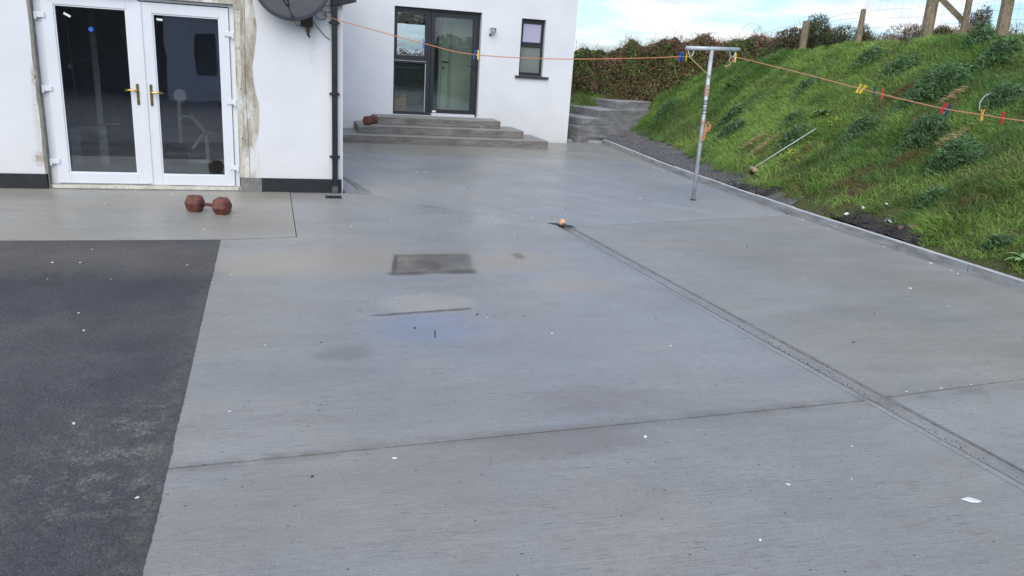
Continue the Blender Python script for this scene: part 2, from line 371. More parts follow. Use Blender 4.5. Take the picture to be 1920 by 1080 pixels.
M['stalk'] = attr_mat('dry_stalk', .85, .1, .1)

# ------------------------------------------------------------------ mesh helpers
def obj(name, me, mat, parent=None, loc=None, smooth=False):
    o = bpy.data.objects.new(name, me); C.objects.link(o)
    if mat is not None and len(me.materials) == 0: me.materials.append(mat)
    if parent is not None: o.parent = parent
    if loc is not None: o.location = loc
    if smooth:
        for p in me.polygons: p.use_smooth = True
    return o
def tag(o, label=None, cat=None, group=None, kind=None):
    if label: o['label'] = label
    if cat: o['category'] = cat
    if group: o['group'] = group
    if kind: o['kind'] = kind
    return o
def empty(name, loc, label=None, cat=None, group=None, rz=0, kind=None):
    o = bpy.data.objects.new(name, None); C.objects.link(o); o.location = loc; o.rotation_euler = (0, 0, rz); o.empty_display_size = .1
    return tag(o, label, cat, group, kind)
def bm_mesh(bm, name='m', bevel=0):
    if bevel:
        bmesh.ops.bevel(bm, geom=list(bm.edges), offset=bevel, segments=1, affect='EDGES', clamp_overlap=True)
    bmesh.ops.recalc_face_normals(bm, faces=bm.faces)
    me = bpy.data.meshes.new(name); bm.to_mesh(me); bm.free(); return me
def abox(bm, x0, x1, y0, y1, z0, z1, mat=None):
    vs = [bm.verts.new((x, y, z)) for z in (z0, z1) for x, y in ((x0, y0), (x1, y0), (x1, y1), (x0, y1))]
    if mat is not None:
        for v in vs: v.co = mat @ v.co
    for q in ((3, 2, 1, 0), (4, 5, 6, 7), (0, 1, 5, 4), (1, 2, 6, 5), (2, 3, 7, 6), (3, 0, 4, 7)):
        bm.faces.new([vs[i] for i in q])
def boxes(name, lst, mat, parent=None, bevel=0, loc=None):
    bm = bmesh.new()
    for b in lst: abox(bm, *b)
    return obj(name, bm_mesh(bm, name, bevel), mat, parent, loc)
def prism(name, poly, z0, z1, mat, parent=None, bevel=0, loc=None):
    bm = bmesh.new(); a = [bm.verts.new((x, y, z0)) for x, y in poly]; b = [bm.verts.new((x, y, z1)) for x, y in poly]
    bm.faces.new(a[::-1]); bm.faces.new(b)
    n = len(poly)
    for i in range(n): bm.faces.new((a[i], a[(i+1) % n], b[(i+1) % n], b[i]))
    return obj(name, bm_mesh(bm, name, bevel), mat, parent, loc)
def tube_bm(bm, pts, rad, seg=8, caps=True):
    pts = [Vector(p) for p in pts]; n = len(pts)
    rads = rad if isinstance(rad, (list, tuple)) else [rad]*n
    rings = []; up = None
    for i, p in enumerate(pts):
        t = (pts[min(i+1, n-1)]-pts[max(i-1, 0)]).normalized()
        if up is None or abs(up.dot(t)) > .99: up = Vector((0, 0, 1)) if abs(t.z) < .9 else Vector((1, 0, 0))
        a = t.cross(up).normalized(); b = t.cross(a).normalized(); up = -b if False else a.cross(t).normalized()
        rings.append([bm.verts.new(p+(a*math.cos(2*math.pi*k/seg)+b*math.sin(2*math.pi*k/seg))*rads[i]) for k in range(seg)])
    for i in range(n-1):
        for k in range(seg): bm.faces.new((rings[i][k], rings[i][(k+1) % seg], rings[i+1][(k+1) % seg], rings[i+1][k]))
    if caps: bm.faces.new(rings[0][::-1]); bm.faces.new(rings[-1])
def tube(name, pts, rad, mat, parent=None, seg=8, loc=None, smooth=True):
    bm = bmesh.new(); tube_bm(bm, pts, rad, seg); return obj(name, bm_mesh(bm, name), mat, parent, loc, smooth)
def catmull(P, n=8):
    P = [Vector(p) for p in P]; Q = [P[0]]+P+[P[-1]]; o = []
    for i in range(1, len(Q)-2):
        for k in range(n):
            t = k/n; a, b, c, d = Q[i-1], Q[i], Q[i+1], Q[i+2]
            o.append(.5*((2*b)+(c-a)*t+(2*a-5*b+4*c-d)*t*t+(3*b-a-3*c+d)*t**3))
    o.append(P[-1]); return o
def rock_me(name, r, seed, sq=(1, 1, .7)):
    rs = random.Random(seed); bm = bmesh.new(); bmesh.ops.create_icosphere(bm, subdivisions=2, radius=r)
    off = [Vector((rs.uniform(-1, 1), rs.uniform(-1, 1), rs.uniform(-1, 1))).normalized() for _ in range(7)]
    for v in bm.verts:
        d = v.co.normalized(); k = 1
        for o in off: k -= .22*max(0, d.dot(o)-.55)/.45
        v.co = Vector((d.x*sq[0], d.y*sq[1], d.z*sq[2]))*r*k
    return bm_mesh(bm, name)

# value noise in numpy
_tab = np.random.RandomState(3).rand(64, 64)
def vn(x, y):
    x = np.asarray(x, float); y = np.asarray(y, float)
    xi = np.floor(x).astype(int); yi = np.floor(y).astype(int); fx = x-xi; fy = y-yi
    fx = fx*fx*(3-2*fx); fy = fy*fy*(3-2*fy)
    a = _tab[xi % 64, yi % 64]; b = _tab[(xi+1) % 64, yi % 64]; c = _tab[xi % 64, (yi+1) % 64]; d = _tab[(xi+1) % 64, (yi+1) % 64]
    return (a*(1-fx)+b*fx)*(1-fy)+(c*(1-fx)+d*fx)*fy
def fbm(x, y, o=3):
    s = 0; a = .5; t = 0
    for i in range(o): s = s+a*vn(x*2**i+17*i, y*2**i+9*i); t += a; a *= .5
    return s/t
def np_mesh(name, V, F, cols=None):
    me = bpy.data.meshes.new(name); k = F.shape[1]
    me.vertices.add(len(V)); me.vertices.foreach_set('co', V.astype(np.float32).ravel())
    me.loops.add(F.size); me.loops.foreach_set('vertex_index', F.astype(np.int32).ravel())
    me.polygons.add(len(F)); me.polygons.foreach_set('loop_start', np.arange(0, F.size, k, dtype=np.int32))
    me.polygons.foreach_set('loop_total', np.full(len(F), k, dtype=np.int32))
    me.update()
    if cols is not None:
        a = me.color_attributes.new('Col', 'FLOAT_COLOR', 'POINT')
        a.data.foreach_set('color', np.concatenate([cols, np.ones((len(cols), 1))], 1).astype(np.float32).ravel())
    return me
def unit(v): return v/np.maximum(np.linalg.norm(v, axis=-1, keepdims=True), 1e-9)
def blades(name, base, d, length, width, bend, col):
    """base Nx3, d Nx3 unit growth direction, bend Nx3 tip offset; three triangles a blade"""
    n = len(base); side = unit(np.cross(d, np.random.randn(n, 3)))
    L_ = length[:, None]; w = width[:, None]
    v0 = base-side*w*.5; v1 = base+side*w*.5
    mid = base+d*L_*.55+bend*L_*.25
    v2 = mid+side*w*.42; v3 = mid-side*w*.42
    v4 = base+d*L_*.9+bend*L_*.8
    V = np.stack([v0, v1, v2, v3, v4], 1).reshape(-1, 3); b = np.arange(n)[:, None]*5
    F = np.concatenate([b+np.array([[0, 1, 2]]), b+np.array([[0, 2, 3]]), b+np.array([[3, 2, 4]])])
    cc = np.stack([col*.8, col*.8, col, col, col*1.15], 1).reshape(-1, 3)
    return np_mesh(name, V, F, cc)
def leaves(name, cen, d, length, width, col, fold=.25):
    n = len(cen); side = unit(np.cross(d, np.random.randn(n, 3))); up = np.cross(side, d)
    L_ = length[:, None]; w = width[:, None]
    a = cen-d*L_*.5; b = cen+side*w*.5+up*w*fold; c = cen+d*L_*.5; e = cen-side*w*.5+up*w*fold
    V = np.stack([a, b, c, e], 1).reshape(-1, 3); i = np.arange(n)[:, None]*4
    F = np.concatenate([i+np.array([[0, 1, 2]]), i+np.array([[0, 2, 3]])])
    return np_mesh(name, V, F, np.repeat(col, 4, 0))
def rdir(n, up=0.): 
    v = np.random.randn(n, 3); v[:, 2] = v[:, 2]+up; return unit(v)

# ------------------------------------------------------------------ terrain
_ky = [-6, 5, 8.4, 11.36, 13.2, 16.2]; _kx = [6.24, 6.24, 6.20, 6.30, 6.46, 6.78]
def kerbx(y): return np.interp(y, _ky, _kx)
def toex(y): return np.interp(y, [-6, 8.5, 9.75, 10.4, 11.6, 12.86, 13.85, 15.3, 16.5, 17.4, 22], [6.33, 6.34, 6.45, 6.62, 6.82, 7.12, 7.5, 7.6, 7.7, 7.8, 7.9])
def crestx(y): return np.interp(y, [-6, 9.5, 11.2, 12.5, 14, 16.1, 17.2, 22], [10.7, 10.4, 10.2, 10.0, 10.0, 10.0, 9.6, 9.4])
def crestz(y): return np.interp(y, [-6, 9.5, 11.2, 12.5, 14, 16.1, 17.2, 22], [2.5, 2.46, 2.40, 2.33, 2.22, 1.93, 1.55, 1.5])
def H(x, y):
    x = np.asarray(x, float); y = np.asarray(y, float)
    s = np.clip((x-toex(y))/(crestx(y)-toex(y)), 0, 1)
    z0 = .075+.10*np.clip((y-14)/3, 0, 1)*np.clip((x-kerbx(np.minimum(y, 16.2))-.15)/.6, 0, 1)
    prof = s*.9+.1*(s*s*(3-2*s))
    z = z0+(crestz(y)-z0)*prof
    t = np.clip((y-16.6)/1.9, 0, 1); far = .95*t*t*(3-2*t)
    z = np.maximum(z, far)
    on = np.clip(s*8, 0, 1)*np.clip((1-s)*6, .3, 1)
    z = z+on*((fbm(x*1.1, y*1.1)-.5)*.22+(fbm(x*3+5, y*3)-.5)*.12)
    z = z-np.clip(x-crestx(y)-.1, 0, 3)*.07
    return z

g = boxes('ground', [(-300, 300, -300, 400, -1.0, -.12)], M['field']); tag(g, kind='structure')
ys = np.concatenate([np.arange(-6, 22.01, .14)]); us = np.concatenate([np.linspace(0, 1, 46), 1+np.linspace(.02, 1, 12)**1.5*6])
kx = kerbx(ys)+.10
X = np.empty((len(ys), len(us))); 
for i, y in enumerate(ys):
    c = crestx(y); X[i] = np.where(us <= 1, kx[i]+(c-kx[i])*us, c+(us-1)*4)
Y = np.repeat(ys[:, None], len(us), 1); Z = H(X, Y)
nu = len(us); idx = (np.arange(len(ys)-1)[:, None]*nu+np.arange(nu-1)[None, :]).ravel()
F = np.stack([idx, idx+1, idx+nu+1, idx+nu], 1)
bank = obj('grass_bank', np_mesh('grass_bank', np.stack([X, Y, Z], -1).reshape(-1, 3), F), M['bank'], smooth=True)
tag(bank, kind='structure')
# far plateau behind the bank and rise behind the house
pl = prism('hillside', [(-40, 22), (34, 22), (34, -6), (180, -40), (180, 200), (-120, 200), (-120, 26)], -.5, .6, M['field']); tag(pl, kind='structure')

# gravel strip between kerb and grass at the far end
def strip_mesh(name, ylo, yhi, xa, xb, dz, n=14, st=.1, amp=.02):
    ys = np.arange(ylo, yhi+.001, st); us = np.linspace(0, 1, n); a = np.array([xa(y) for y in ys])[:, None]; b = np.array([xb(y) for y in ys])[:, None]
    X = a+(b-a)*us; Y = np.repeat(ys[:, None], n, 1); Z = H(X, Y)+dz+(fbm(X*9, Y*9)-.5)*amp
    i = (np.arange(len(ys)-1)[:, None]*n+np.arange(n-1)[None]).ravel()
    return np_mesh(name, np.stack([X, Y, Z], -1).reshape(-1, 3), np.stack([i, i+1, i+n+1, i+n], 1))
gv = obj('gravel_path', strip_mesh('gravel', 8.6, 17.2, lambda y: float(kerbx(min(y, 16.2)))+.102 if y < 16.3 else (6.86 if y < 16.44 else 5.92), lambda y: float(toex(y))+.12+.12*float(vn(y*3, 1)), .012), M['gravel'], smooth=True)
tag(gv, kind='structure')
prism('gravel_bed', [(5.92, 16.405), (6.80, 16.405), (6.95, 16.15), (7.4, 16.15), (7.4, 17.0), (5.92, 17.0)], -.1, float(H(6.3, 16.5))-.005, M['gravel'], gv)

# ------------------------------------------------------------------ yard slabs
yard = empty('concrete_yard', (0, 0, 0), kind='structure')
def chR(y): return float(np.interp(y, [-3, 2.42, 3.99, 7.60], [3.62, 3.30, 3.18, 2.93]))
def chL(y): return chR(y)-.155
G_ = .006
ZT, ZB = 0., -.10
def slab(poly, mat, z=0.): return prism('slab', poly, ZB, z, mat, yard)
def ch(side, y0, y1, n=4):
    fn = chL if side == 'L' else chR
    return [(fn(y0+(y1-y0)*k/n), y0+(y1-y0)*k/n) for k in range(n+1)]
asx = lambda y: float(np.interp(y, [-3, 2.37, 7.06], [-.375, -.49, -.59]))
slab([(asx(-3), -3), *ch('L', -3, 3.21-G_), (asx(3.06), 3.06-G_)], M['conc'])                         # nearest slab
slab([(asx(3.06), 3.06+G_), *ch('L', 3.21+G_, 7.50), (2.78, 7.80), (1.81, 8.50), (.93, 9.385), (.66, 9.48), (.02, 9.48), (.066, 7.16), (asx(7.06), 7.055)], M['conc'])
slab([(-9, 7.0), (-.60, 7.072), (.058, 7.172), (.012, 9.48), (-9, 9.48)], concrete('warm_path_concrete', .0, False, (1.03, .985, .90)), .004)
slab([(.66, 9.495), (.935, 9.40), (1.815, 8.515), (2.79, 7.815), (2.87, 7.66), (2.99, 7.632), (6.14, 8.325), *[(float(kerbx(y))-.003, y) for y in (8.8, 10, 11.36, 12.3, 13.19)], (.64, 13.25)], M['concfar'])
slab([(.64, 13.262), *[(float(kerbx(y))-.003, y) for y in (13.20, 14.5, 16.0)], (6.75, 16.25), (5.9, 16.35), (5.9, 16.0), (.64, 16.0)], M['concband'])
slab([(6.194, 8.310), (2.99, 7.617), *ch('R', 7.55, 3.245), (3.33, 3.247), (4.35, 3.345), (6.22, 3.535), (6.237, 5)], M['concright'])
slab([*ch('R', 3.225, -3), (6.237, -3), (6.237, 3.523), (4.35, 3.333)], M['concnear'])
boxes('joint_filler', [(-9, 6.9, -3, 16.3, -.16, -.045)], M['dark'], yard)

# shallow dished drainage channel
def channel():
    n = 60; ys = np.linspace(-3, 7.62, n); P = []; prof = [(0, .0), (.10, -.003), (.22, -.018), (.42, -.034), (.62, -.040), (.80, -.036), (.93, -.016), (1, 0.)]
    for y in ys:
        a, b = chL(y), chR(y)
        for u, z in prof: P.append((a+(b-a)*u, y, z-.001+0.*y))
    k = len(prof); i = (np.arange(n-1)[:, None]*k+np.arange(k-1)[None]).ravel()
    return np_mesh('channel', np.array(P), np.stack([i, i+1, i+k+1, i+k], 1))
chn = obj('drain_channel', channel(), concrete('trowelled_channel_concrete', 1.5, False, (.90, .92, .95)), yard, smooth=True)
# mortar feather left of the channel
bm = bmesh.new(); P1 = []; P2 = []
for k in range(46):
    y = -2.5+k*.222; a = chL(y)-.002; w = .02+.025*float(vn(y*1.3, 4))+.01*random.random()
    P1.append(bm.verts.new((a, y, .0035))); P2.append(bm.verts.new((a-w, y, .0015)))
for k in range(45): bm.faces.new((P2[k], P1[k], P1[k+1], P2[k+1]))
for (u0, u1, z0, z1, nm) in ((.93, .965, -.016, -.008, 'a'), (.115, .150, -.0045, -.0085, 'b')):  # dark strips: painted shade at the right lip, grit line at the left
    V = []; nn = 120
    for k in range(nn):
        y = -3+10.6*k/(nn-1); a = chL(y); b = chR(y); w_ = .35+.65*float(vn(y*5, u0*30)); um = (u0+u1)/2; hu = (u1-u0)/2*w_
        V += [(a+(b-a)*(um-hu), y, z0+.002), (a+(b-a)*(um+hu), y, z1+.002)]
    ii = np.arange(nn-1)*2; o = obj('shade_grit_line', np_mesh('dl', np.array(V), np.stack([ii, ii+1, ii+3, ii+2], 1)), M['groove'], yard)
obj('mortar_feather', bm_mesh(bm), M['conc'], yard)
# flat dark sheet standing for the gully hollow at the head of the channel
prism('gully', [(2.71, 7.80), (2.78, 7.71), (2.87, 7.61), (2.96, 7.63), (2.94, 7.69), (2.87, 7.77), (2.79, 7.81)], .001, .0035, simple('gully_dark', (.022, .02, .018), .5, var=.3), yard)
# mortar fillet at the corner of the wing
prism('mortar_patch', [(.66, 9.50), (.93, 9.40), (.99, 9.55), (.86, 10.2), (.74, 10.75), (.70, 10.7), (.80, 10.0), (.84, 9.62), (.66, 9.6)], .001, .006, simple('pale_mortar', (.26, .26, .25), .8, var=.25, sc=9, bump=.5), yard)
ap = [(-14, -6), (-.36, -6)]+[(asx(y)+.005+.005*(float(vn(y*5, 2))-.5)+.004*(random.random()-.5), y) for y in np.arange(-3, 7.03, .022)]+[(-.585, 7.064), (-9, 6.99), (-14, 6.95)]
asp = prism('asphalt_drive', ap, -.04, .0025, M['asphalt']); tag(asp, kind='structure')
gr2 = boxes('ground_behind_drive', [(-30, 10, -40, -3.01, -.3, -.006)], M['asphalt']); gr2.name = 'road'; tag(gr2, kind='structure')

# ------------------------------------------------------------------ kerb
kb = empty('kerb', (0, 0, 0), kind='structure')
yk = -2.6; i = 0
while yk < 16.1:
    y1 = min(yk+.915, 16.2); xa, xb = float(kerbx(yk)), float(kerbx(y1-.008)); dz = random.uniform(-.004, .004)
    bm = bmesh.new(); w = .062
    poly = [(xa, yk), (xa+w, yk), (xb+w, y1-.008), (xb, y1-.008)]
    a = [bm.verts.new((x, y, -.06)) for x, y in poly]; b = [bm.verts.new((x, y, .092+dz)) for x, y in poly]
    bm.faces.new(a[::-1]); bm.faces.new(b)
    for q in range(4): bm.faces.new((a[q], a[(q+1) % 4], b[(q+1) % 4], b[q]))
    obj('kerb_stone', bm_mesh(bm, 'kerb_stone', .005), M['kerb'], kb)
    yk += .915
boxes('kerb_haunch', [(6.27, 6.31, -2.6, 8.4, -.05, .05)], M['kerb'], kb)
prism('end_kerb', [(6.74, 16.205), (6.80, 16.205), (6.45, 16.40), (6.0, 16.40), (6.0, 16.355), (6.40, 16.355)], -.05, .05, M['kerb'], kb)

# ------------------------------------------------------------------ house
YA = 9.50; YB = 16.077; CX = .632
house = empty('white_house', (0, YA, 0), 'white rendered L-shaped house with black plinth, white french doors and dark grey rear windows', 'house')
inv = (0, -YA, 0)
def hp(name, lst, mat, parent=house, bevel=0): return boxes(name, lst, mat, parent, bevel, inv if parent is house else None)
OX0, OX1, OZ = -2.535, -.545, 2.075
hp('front_wall', [(-9, OX0, YA, YA+.3, .165, 3.0), (OX1, CX-.008, YA, YA+.3, .165, 3.0), (OX0, OX1, YA, YA+.3, OZ, 3.0)], M['renderA'])
hp('corner_bead', [(CX-.008, CX+.003, YA-.004, YA+.02, .0, 3.0)], M['upvc'])
hp('plinth', [(-9, OX0-.012, YA-.012, YA+.3, -.05, .163), (-.30, CX-.012, YA-.012, YA+.3, -.05, .165)], M['plinth'], bevel=.003)
hp('bare_plinth', [(OX1+.012, -.302, YA-.006, YA+.3, -.05, .165)], M['greyrender'])
hp('side_wall', [(CX-.3, CX, YA+.302, YB+.3, -.05, 3.0)], M['renderB'])
WZ = 3.35
bx0, bx1, bz0, bz1 = 2.075, 3.845, .455, 2.545
sx0, sx1, sz0, sz1 = 4.69, 5.215, 1.375, 2.50
hp('rear_wall', [(CX+.002, bx0, YB, YB+.3, -.05, WZ), (bx0, bx1, YB, YB+.3, bz1, WZ), (bx1, sx0, YB, YB+.3, -.05, WZ), (sx0, sx1, YB, YB+.3, -.05, sz0), (sx0, sx1, YB, YB+.3, sz1, WZ), (sx1, 5.885, YB, YB+.3, -.05, WZ), (bx0, bx1, YB, YB+.3, -.05, bz0)], M['renderB'])
hp('gable_wall', [(5.585, 5.885, YB+.302, 20.6, -.05, WZ)], M['renderB'])
hp('back_wall', [(-9, 2.2, 20.3, 20.6, -.05, WZ), (3.55, 5.583, 20.3, 20.6, -.05, WZ), (2.2, 3.55, 20.3, 20.6, -.05, 1.40), (2.2, 3.55, 20.3, 20.6, 2.42, WZ)], M['renderB'])
hp('end_wall', [(-9.3, -9.002, YA, 20.6, -.05, 3.0)], M['renderB'])
hp('inner_wall', [(-9, CX-.302, 14.0, 14.2, .02, 2.6), (CX+.004, 2.02, YB+.302, 20.298, .45, 2.56), (3.34, 5.58, 18.0, 18.1, .45, 2.56), (4.6, 5.58, YB+.302, 17.99, .45, 2.56), (2.40, 2.49, 16.5, 17.85, 2.665, WZ), (4.56, 4.65, 16.5, 17.85, 2.665, WZ), (2.5, 4.55, 16.5, 16.59, 2.665, WZ), (2.5, 4.55, 17.76, 17.85, 2.665, WZ)], M['roomlight'])
hp('inner_dark_wall', [(-9, CX-.304, 13.8, 13.99, .02, 2.6), (-4.4, -4.2, YA+.302, 13.79, .02, 2.6), (CX-.36, CX-.303, YA+.302, 13.79, .02, 2.6)], M['room'])
hp('inner_floor', [(-9, CX-.304, YA+.03, 13.79, -.04, .045)], M['roomfloor'])
hp('inner_floor', [(CX+.004, 5.58, YB+.05, 20.28, .30, .45)], M['roomfloor'])
hp('ceiling', [(-9, CX-.304, YA+.302, 13.79, 2.6, 2.7)], M['room'])
hp('ceiling', [(CX+.004, 2.5, YB+.302, 20.28, 2.56, 2.66), (4.55, 5.58, YB+.302, 20.28, 2.56, 2.66), (2.5, 4.55, 17.75, 20.28, 2.56, 2.66), (2.5, 4.55, YB+.302, 16.6, 2.56, 2.66)], M['roomlight'])
hp('added_skylight', [(2.55, 4.5, 16.65, 17.7, WZ+.05, WZ+.06)], M['glassB'])  # unseen rooflight, added with its roof opening to brighten the hall
hp('flat_roof', [(CX+.302, 2.5, YB-.06, 20.66, WZ+.002, WZ+.14), (4.55, 5.95, YB-.06, 20.66, WZ+.002, WZ+.14), (2.5, 4.55, YB-.06, 16.6, WZ+.002, WZ+.14), (2.5, 4.55, 17.75, 20.66, WZ+.002, WZ+.14), (-9.35, CX+.3, YA-.16, 20.66, 3.002, 3.14)], M['slate'])
hp('far_window_frame', [(2.2, 2.26, 20.32, 20.4, 1.40, 2.42), (3.49, 3.55, 20.32, 20.4, 1.40, 2.42), (2.26, 3.49, 20.32, 20.4, 1.40, 1.46), (2.26, 3.49, 20.32, 20.4, 2.36, 2.42)], M['anth'])
# interior door with lever, worktop
idr = hp('interior_door', [(3.40, 4.30, 17.95, 17.995, .46, 2.45)], M['doorpale'])
boxes('door_trim', [(3.55, 3.62, 17.935, 17.949, .50, 2.40)], M['roomlight'], idr)
boxes('lever_handle', [(3.40, 3.56, 17.90, 17.92, 1.51, 1.535)], M['anth'], idr); boxes('keyhole', [(3.42, 3.45, 17.90, 17.95, 1.37, 1.41)], M['anth'], idr)
hp('worktop', [(2.03, 3.2, 19.4, 19.5, 1.02, 1.32), (2.03, 3.2, 19.5, 20.0, 1.28, 1.32), (2.03, 3.2, 19.5, 20.0, .46, 1.27)], simple('grey_cabinet', (.30, .31, .30), .5))

# bare render margin around the french doors
def ragged_strip(name, pts_in, pts_out, y, th, mat, parent=house):
    bm = bmesh.new(); n = len(pts_in)
    f1 = [bm.verts.new((p[0], y-th, p[1])) for p in pts_in]; f2 = [bm.verts.new((p[0], y-th, p[1])) for p in pts_out]
    b1 = [bm.verts.new((p[0], y+.01, p[1])) for p in pts_in]; b2 = [bm.verts.new((p[0], y+.01, p[1])) for p in pts_out]
    for k in range(n-1):
        bm.faces.new((f1[k], f2[k], f2[k+1], f1[k+1])); bm.faces.new((f2[k], b2[k], b2[k+1], f2[k+1])); bm.faces.new((f1[k], f1[k+1], b1[k+1], b1[k]))
    bm.faces.new((f1[0], b1[0], b2[0], f2[0])); bm.faces.new((f1[-1], f2[-1], b2[-1], b1[-1]))
    return obj(name, bm_mesh(bm), mat, parent, inv)
zs = np.linspace(.166, 2.6, 44)
outw = lambda z: -.335+.035*(float(vn(z*2.2, 3))-.5)*2+.02*(float(vn(z*9, 7))-.5)+ (.03 if z < .45 else 0)
ragged_strip('bare_render_margin', [(OX1+.001, z) for z in zs], [(outw(z), z) for z in zs], YA, .004, M['patch'])
ragged_strip('bare_render_margin', [(OX0-.022-.012*float(vn(z*5, 9)), z) for z in zs], [(OX0-.001, z) for z in zs], YA, .003, simple('grey_brown_edge', (.26, .24, .20), .85, var=.35, sc=14, bump=.7))
xs = np.linspace(OX0, OX1, 40)
ragged_strip('bare_render_margin', [(x, OZ+.001) for x in xs], [(x, OZ+.06+.03*float(vn(x*7, 2))) for x in xs], YA, .003, M['patch'])
for a, b, w0, w1 in ((1.05, 2.02, .025, .075), (.20, 1.00, .02, .065)):
    zz = np.linspace(a, b, 18)
    ragged_strip('cream_filler', [(OX1+.016+.006*float(vn(z*6, 5)), z) for z in zz], [(OX1+w0+(w1-w0)*(.35+.65*float(vn(z*5+a, 11))), z) for z in zz], YA, .007, M['cream'])
tube('crack', [(-.438+.008*math.sin(z*4), YA-.005, z) for z in np.linspace(.17, 2.6, 24)], .0022, M['brownmetal'], house, 5, inv)
for x, z in ((-.50, 1.62), (-.495, 1.18), (-.50, 2.02), (-2.56, 1.20), (-.50, .62)): tube('screw', [(x, YA-.012, z), (x, YA, z)], .007, M['brownmetal'], house, 8, inv)
# sill filler under the doors
bm = bmesh.new(); n = 60; rows = []
for k in range(n):
    x = OX0+.03+(OX1-OX0-.05)*k/(n-1); t = .038+.012*float(vn(x*8, 1)); r = [(x, YA+.03, .0), (x, YA+.0+.01*float(vn(x*11, 5)), .012), (x, YA+.008+.01*float(vn(x*9, 2)), t), (x, YA+.06, t+.003)]
    rows.append([bm.verts.new(p) for p in r])
for k in range(n-1):
    for q in range(3): bm.faces.new((rows[k][q], rows[k][q+1], rows[k+1][q+1], rows[k+1][q]))
obj('sill_filler', bm_mesh(bm), M['cream'], house, inv)
hp('sill_mortar', [(OX0, OX1+.02, YA-.035, YA+.10, -.03, .010)], M['greyrender'], bevel=.004)
hp('reveal', [(OX0-.001, OX0+.004, YA-.001, YA+.14, .01, OZ)], simple('grey_reveal', (.27, .26, .23), .85, var=.35, sc=12, bump=.6))

# french doors
DY = YA+.075       # outer face of the leaves
fr = hp('french_door_frame', [(OX0+.006, OX0+.085, DY+.01, DY+.08, .045, OZ-.005), (OX1-.055, OX1-.002, DY+.01, DY+.08, .045, OZ-.005), (OX0+.085, OX1-.055, DY+.01, DY+.08, 2.045, OZ-.005), (OX0+.085, OX1-.055, DY+.01, DY+.08, .045, .056)], M['upvc'], bevel=.004)
def leaf(x0, x1, z0, z1, gx0, gx1, gz0, gz1, hinge_side, label):
    f = boxes('french_door', [(x0, gx0, DY-.018, DY+.05, z0, z1), (gx1, x1, DY-.018, DY+.05, z0, z1), (gx0, gx1, DY-.018, DY+.05, z0, gz0), (gx0, gx1, DY-.018, DY+.05, gz1, z1)], M['upvc'], house, .003, inv)
    f['label'] = label
    t = .014
    boxes('glazing_bead', [(gx0-.001, gx0+t, DY-.008, DY+.0, gz0, gz1), (gx1-t, gx1+.001, DY-.008, DY+.0, gz0, gz1), (gx0+t, gx1-t, DY-.008, DY, gz0, gz0+t), (gx0+t, gx1-t, DY-.008, DY, gz1-t, gz1)], M['upvc'], f)
    boxes('glass_pane', [(gx0+.002, gx1-.002, DY+.012, DY+.016, gz0+.002, gz1-.002)], M['glassA'], f)
    return f
K = DY/9.504
def KX(x): return x*K
def KZ(z): return 1.7+(z-1.7)*K
L1 = leaf(KX(-2.435), KX(-1.507), .06, KZ(2.045), KX(-2.318), KX(-1.627), KZ(.186), KZ(1.944), -1, 'left french door leaf with blue sticker on the glass')
L2 = leaf(KX(-1.503), KX(-.600), .052, KZ(2.030), KX(-1.374), KX(-.695), KZ(.181), KZ(1.921), 1, 'right french door leaf')
boxes('meeting_stile', [(KX(-1.535), KX(-1.478), DY-.03, DY-.019, .07, KZ(2.03))], M['upvc'], L1)
def handle(par, xp, dirn, zt, zb, zl):
    bm = bmesh.new(); abox(bm, xp-.014, xp+.014, DY-.028, DY-.019, zb, zt); obj('handle_plate', bm_mesh(bm, 'hp', .003), M['brassdull'], par)
    bm = bmesh.new(); tube_bm(bm, [(xp, DY-.02, zl), (xp, DY-.06, zl), (xp+dirn*.02, DY-.068, zl), (xp+dirn*.07, DY-.068, zl+.004), (xp+dirn*.125, DY-.064, zl-.003)], [.011, .011, .012, .010, .009], 10)
    obj('lever', bm_mesh(bm), M['brass'], par, smooth=True)
    bm = bmesh.new(); tube_bm(bm, [(xp, DY-.029, zb+.035), (xp, DY-.032, zb+.035)], .009, 10); abox(bm, xp-.004, xp+.004, DY-.034, DY-.029, zb+.012, zb+.03)
    obj('lock_cylinder', bm_mesh(bm), M['brass'], par)
handle(L1, KX(-1.568), -1, 1.172, .945, 1.10)
handle(L2, KX(-1.433), 1, 1.172, .940, 1.085)
def hinge(par, x, z, s):
    bm = bmesh.new(); abox(bm, x-.045, x+.045, DY-.034, DY-.019, z-.028, z+.028); abox(bm, x+s*.045-.012, x+s*.045+.012, DY-.042, DY-.018, z-.048, z+.03)
    obj('hinge', bm_mesh(bm, 'h', .004), M['upvc'], par)
for z in (1.83, 1.08, .30): hinge(L1, KX(-2.445), z, -1)
for z in (1.76, 1.02, .27): hinge(L2, KX(-.605), z, 1)
boxes('sticker', [(-.035, .035, 0, .002, -.011, .011)], M['white'], L1, loc=(KX(-2.20), DY+.008, KZ(1.845))).rotation_euler = (0, R(28), 0)
boxes('sticker', [(-.03, .03, 0, .002, -.011, .011)], M['white'], L2, loc=(KX(-1.305), DY+.008, KZ(1.862))).rotation_euler = (0, R(4), 0)
tube('sticker', [(KX(-1.985), DY+.011, KZ(1.715)), (KX(-1.985), DY+.007, KZ(1.715))], .024, M['blue'], L1, 12, smooth=False)['label'] = 'round blue sticker'

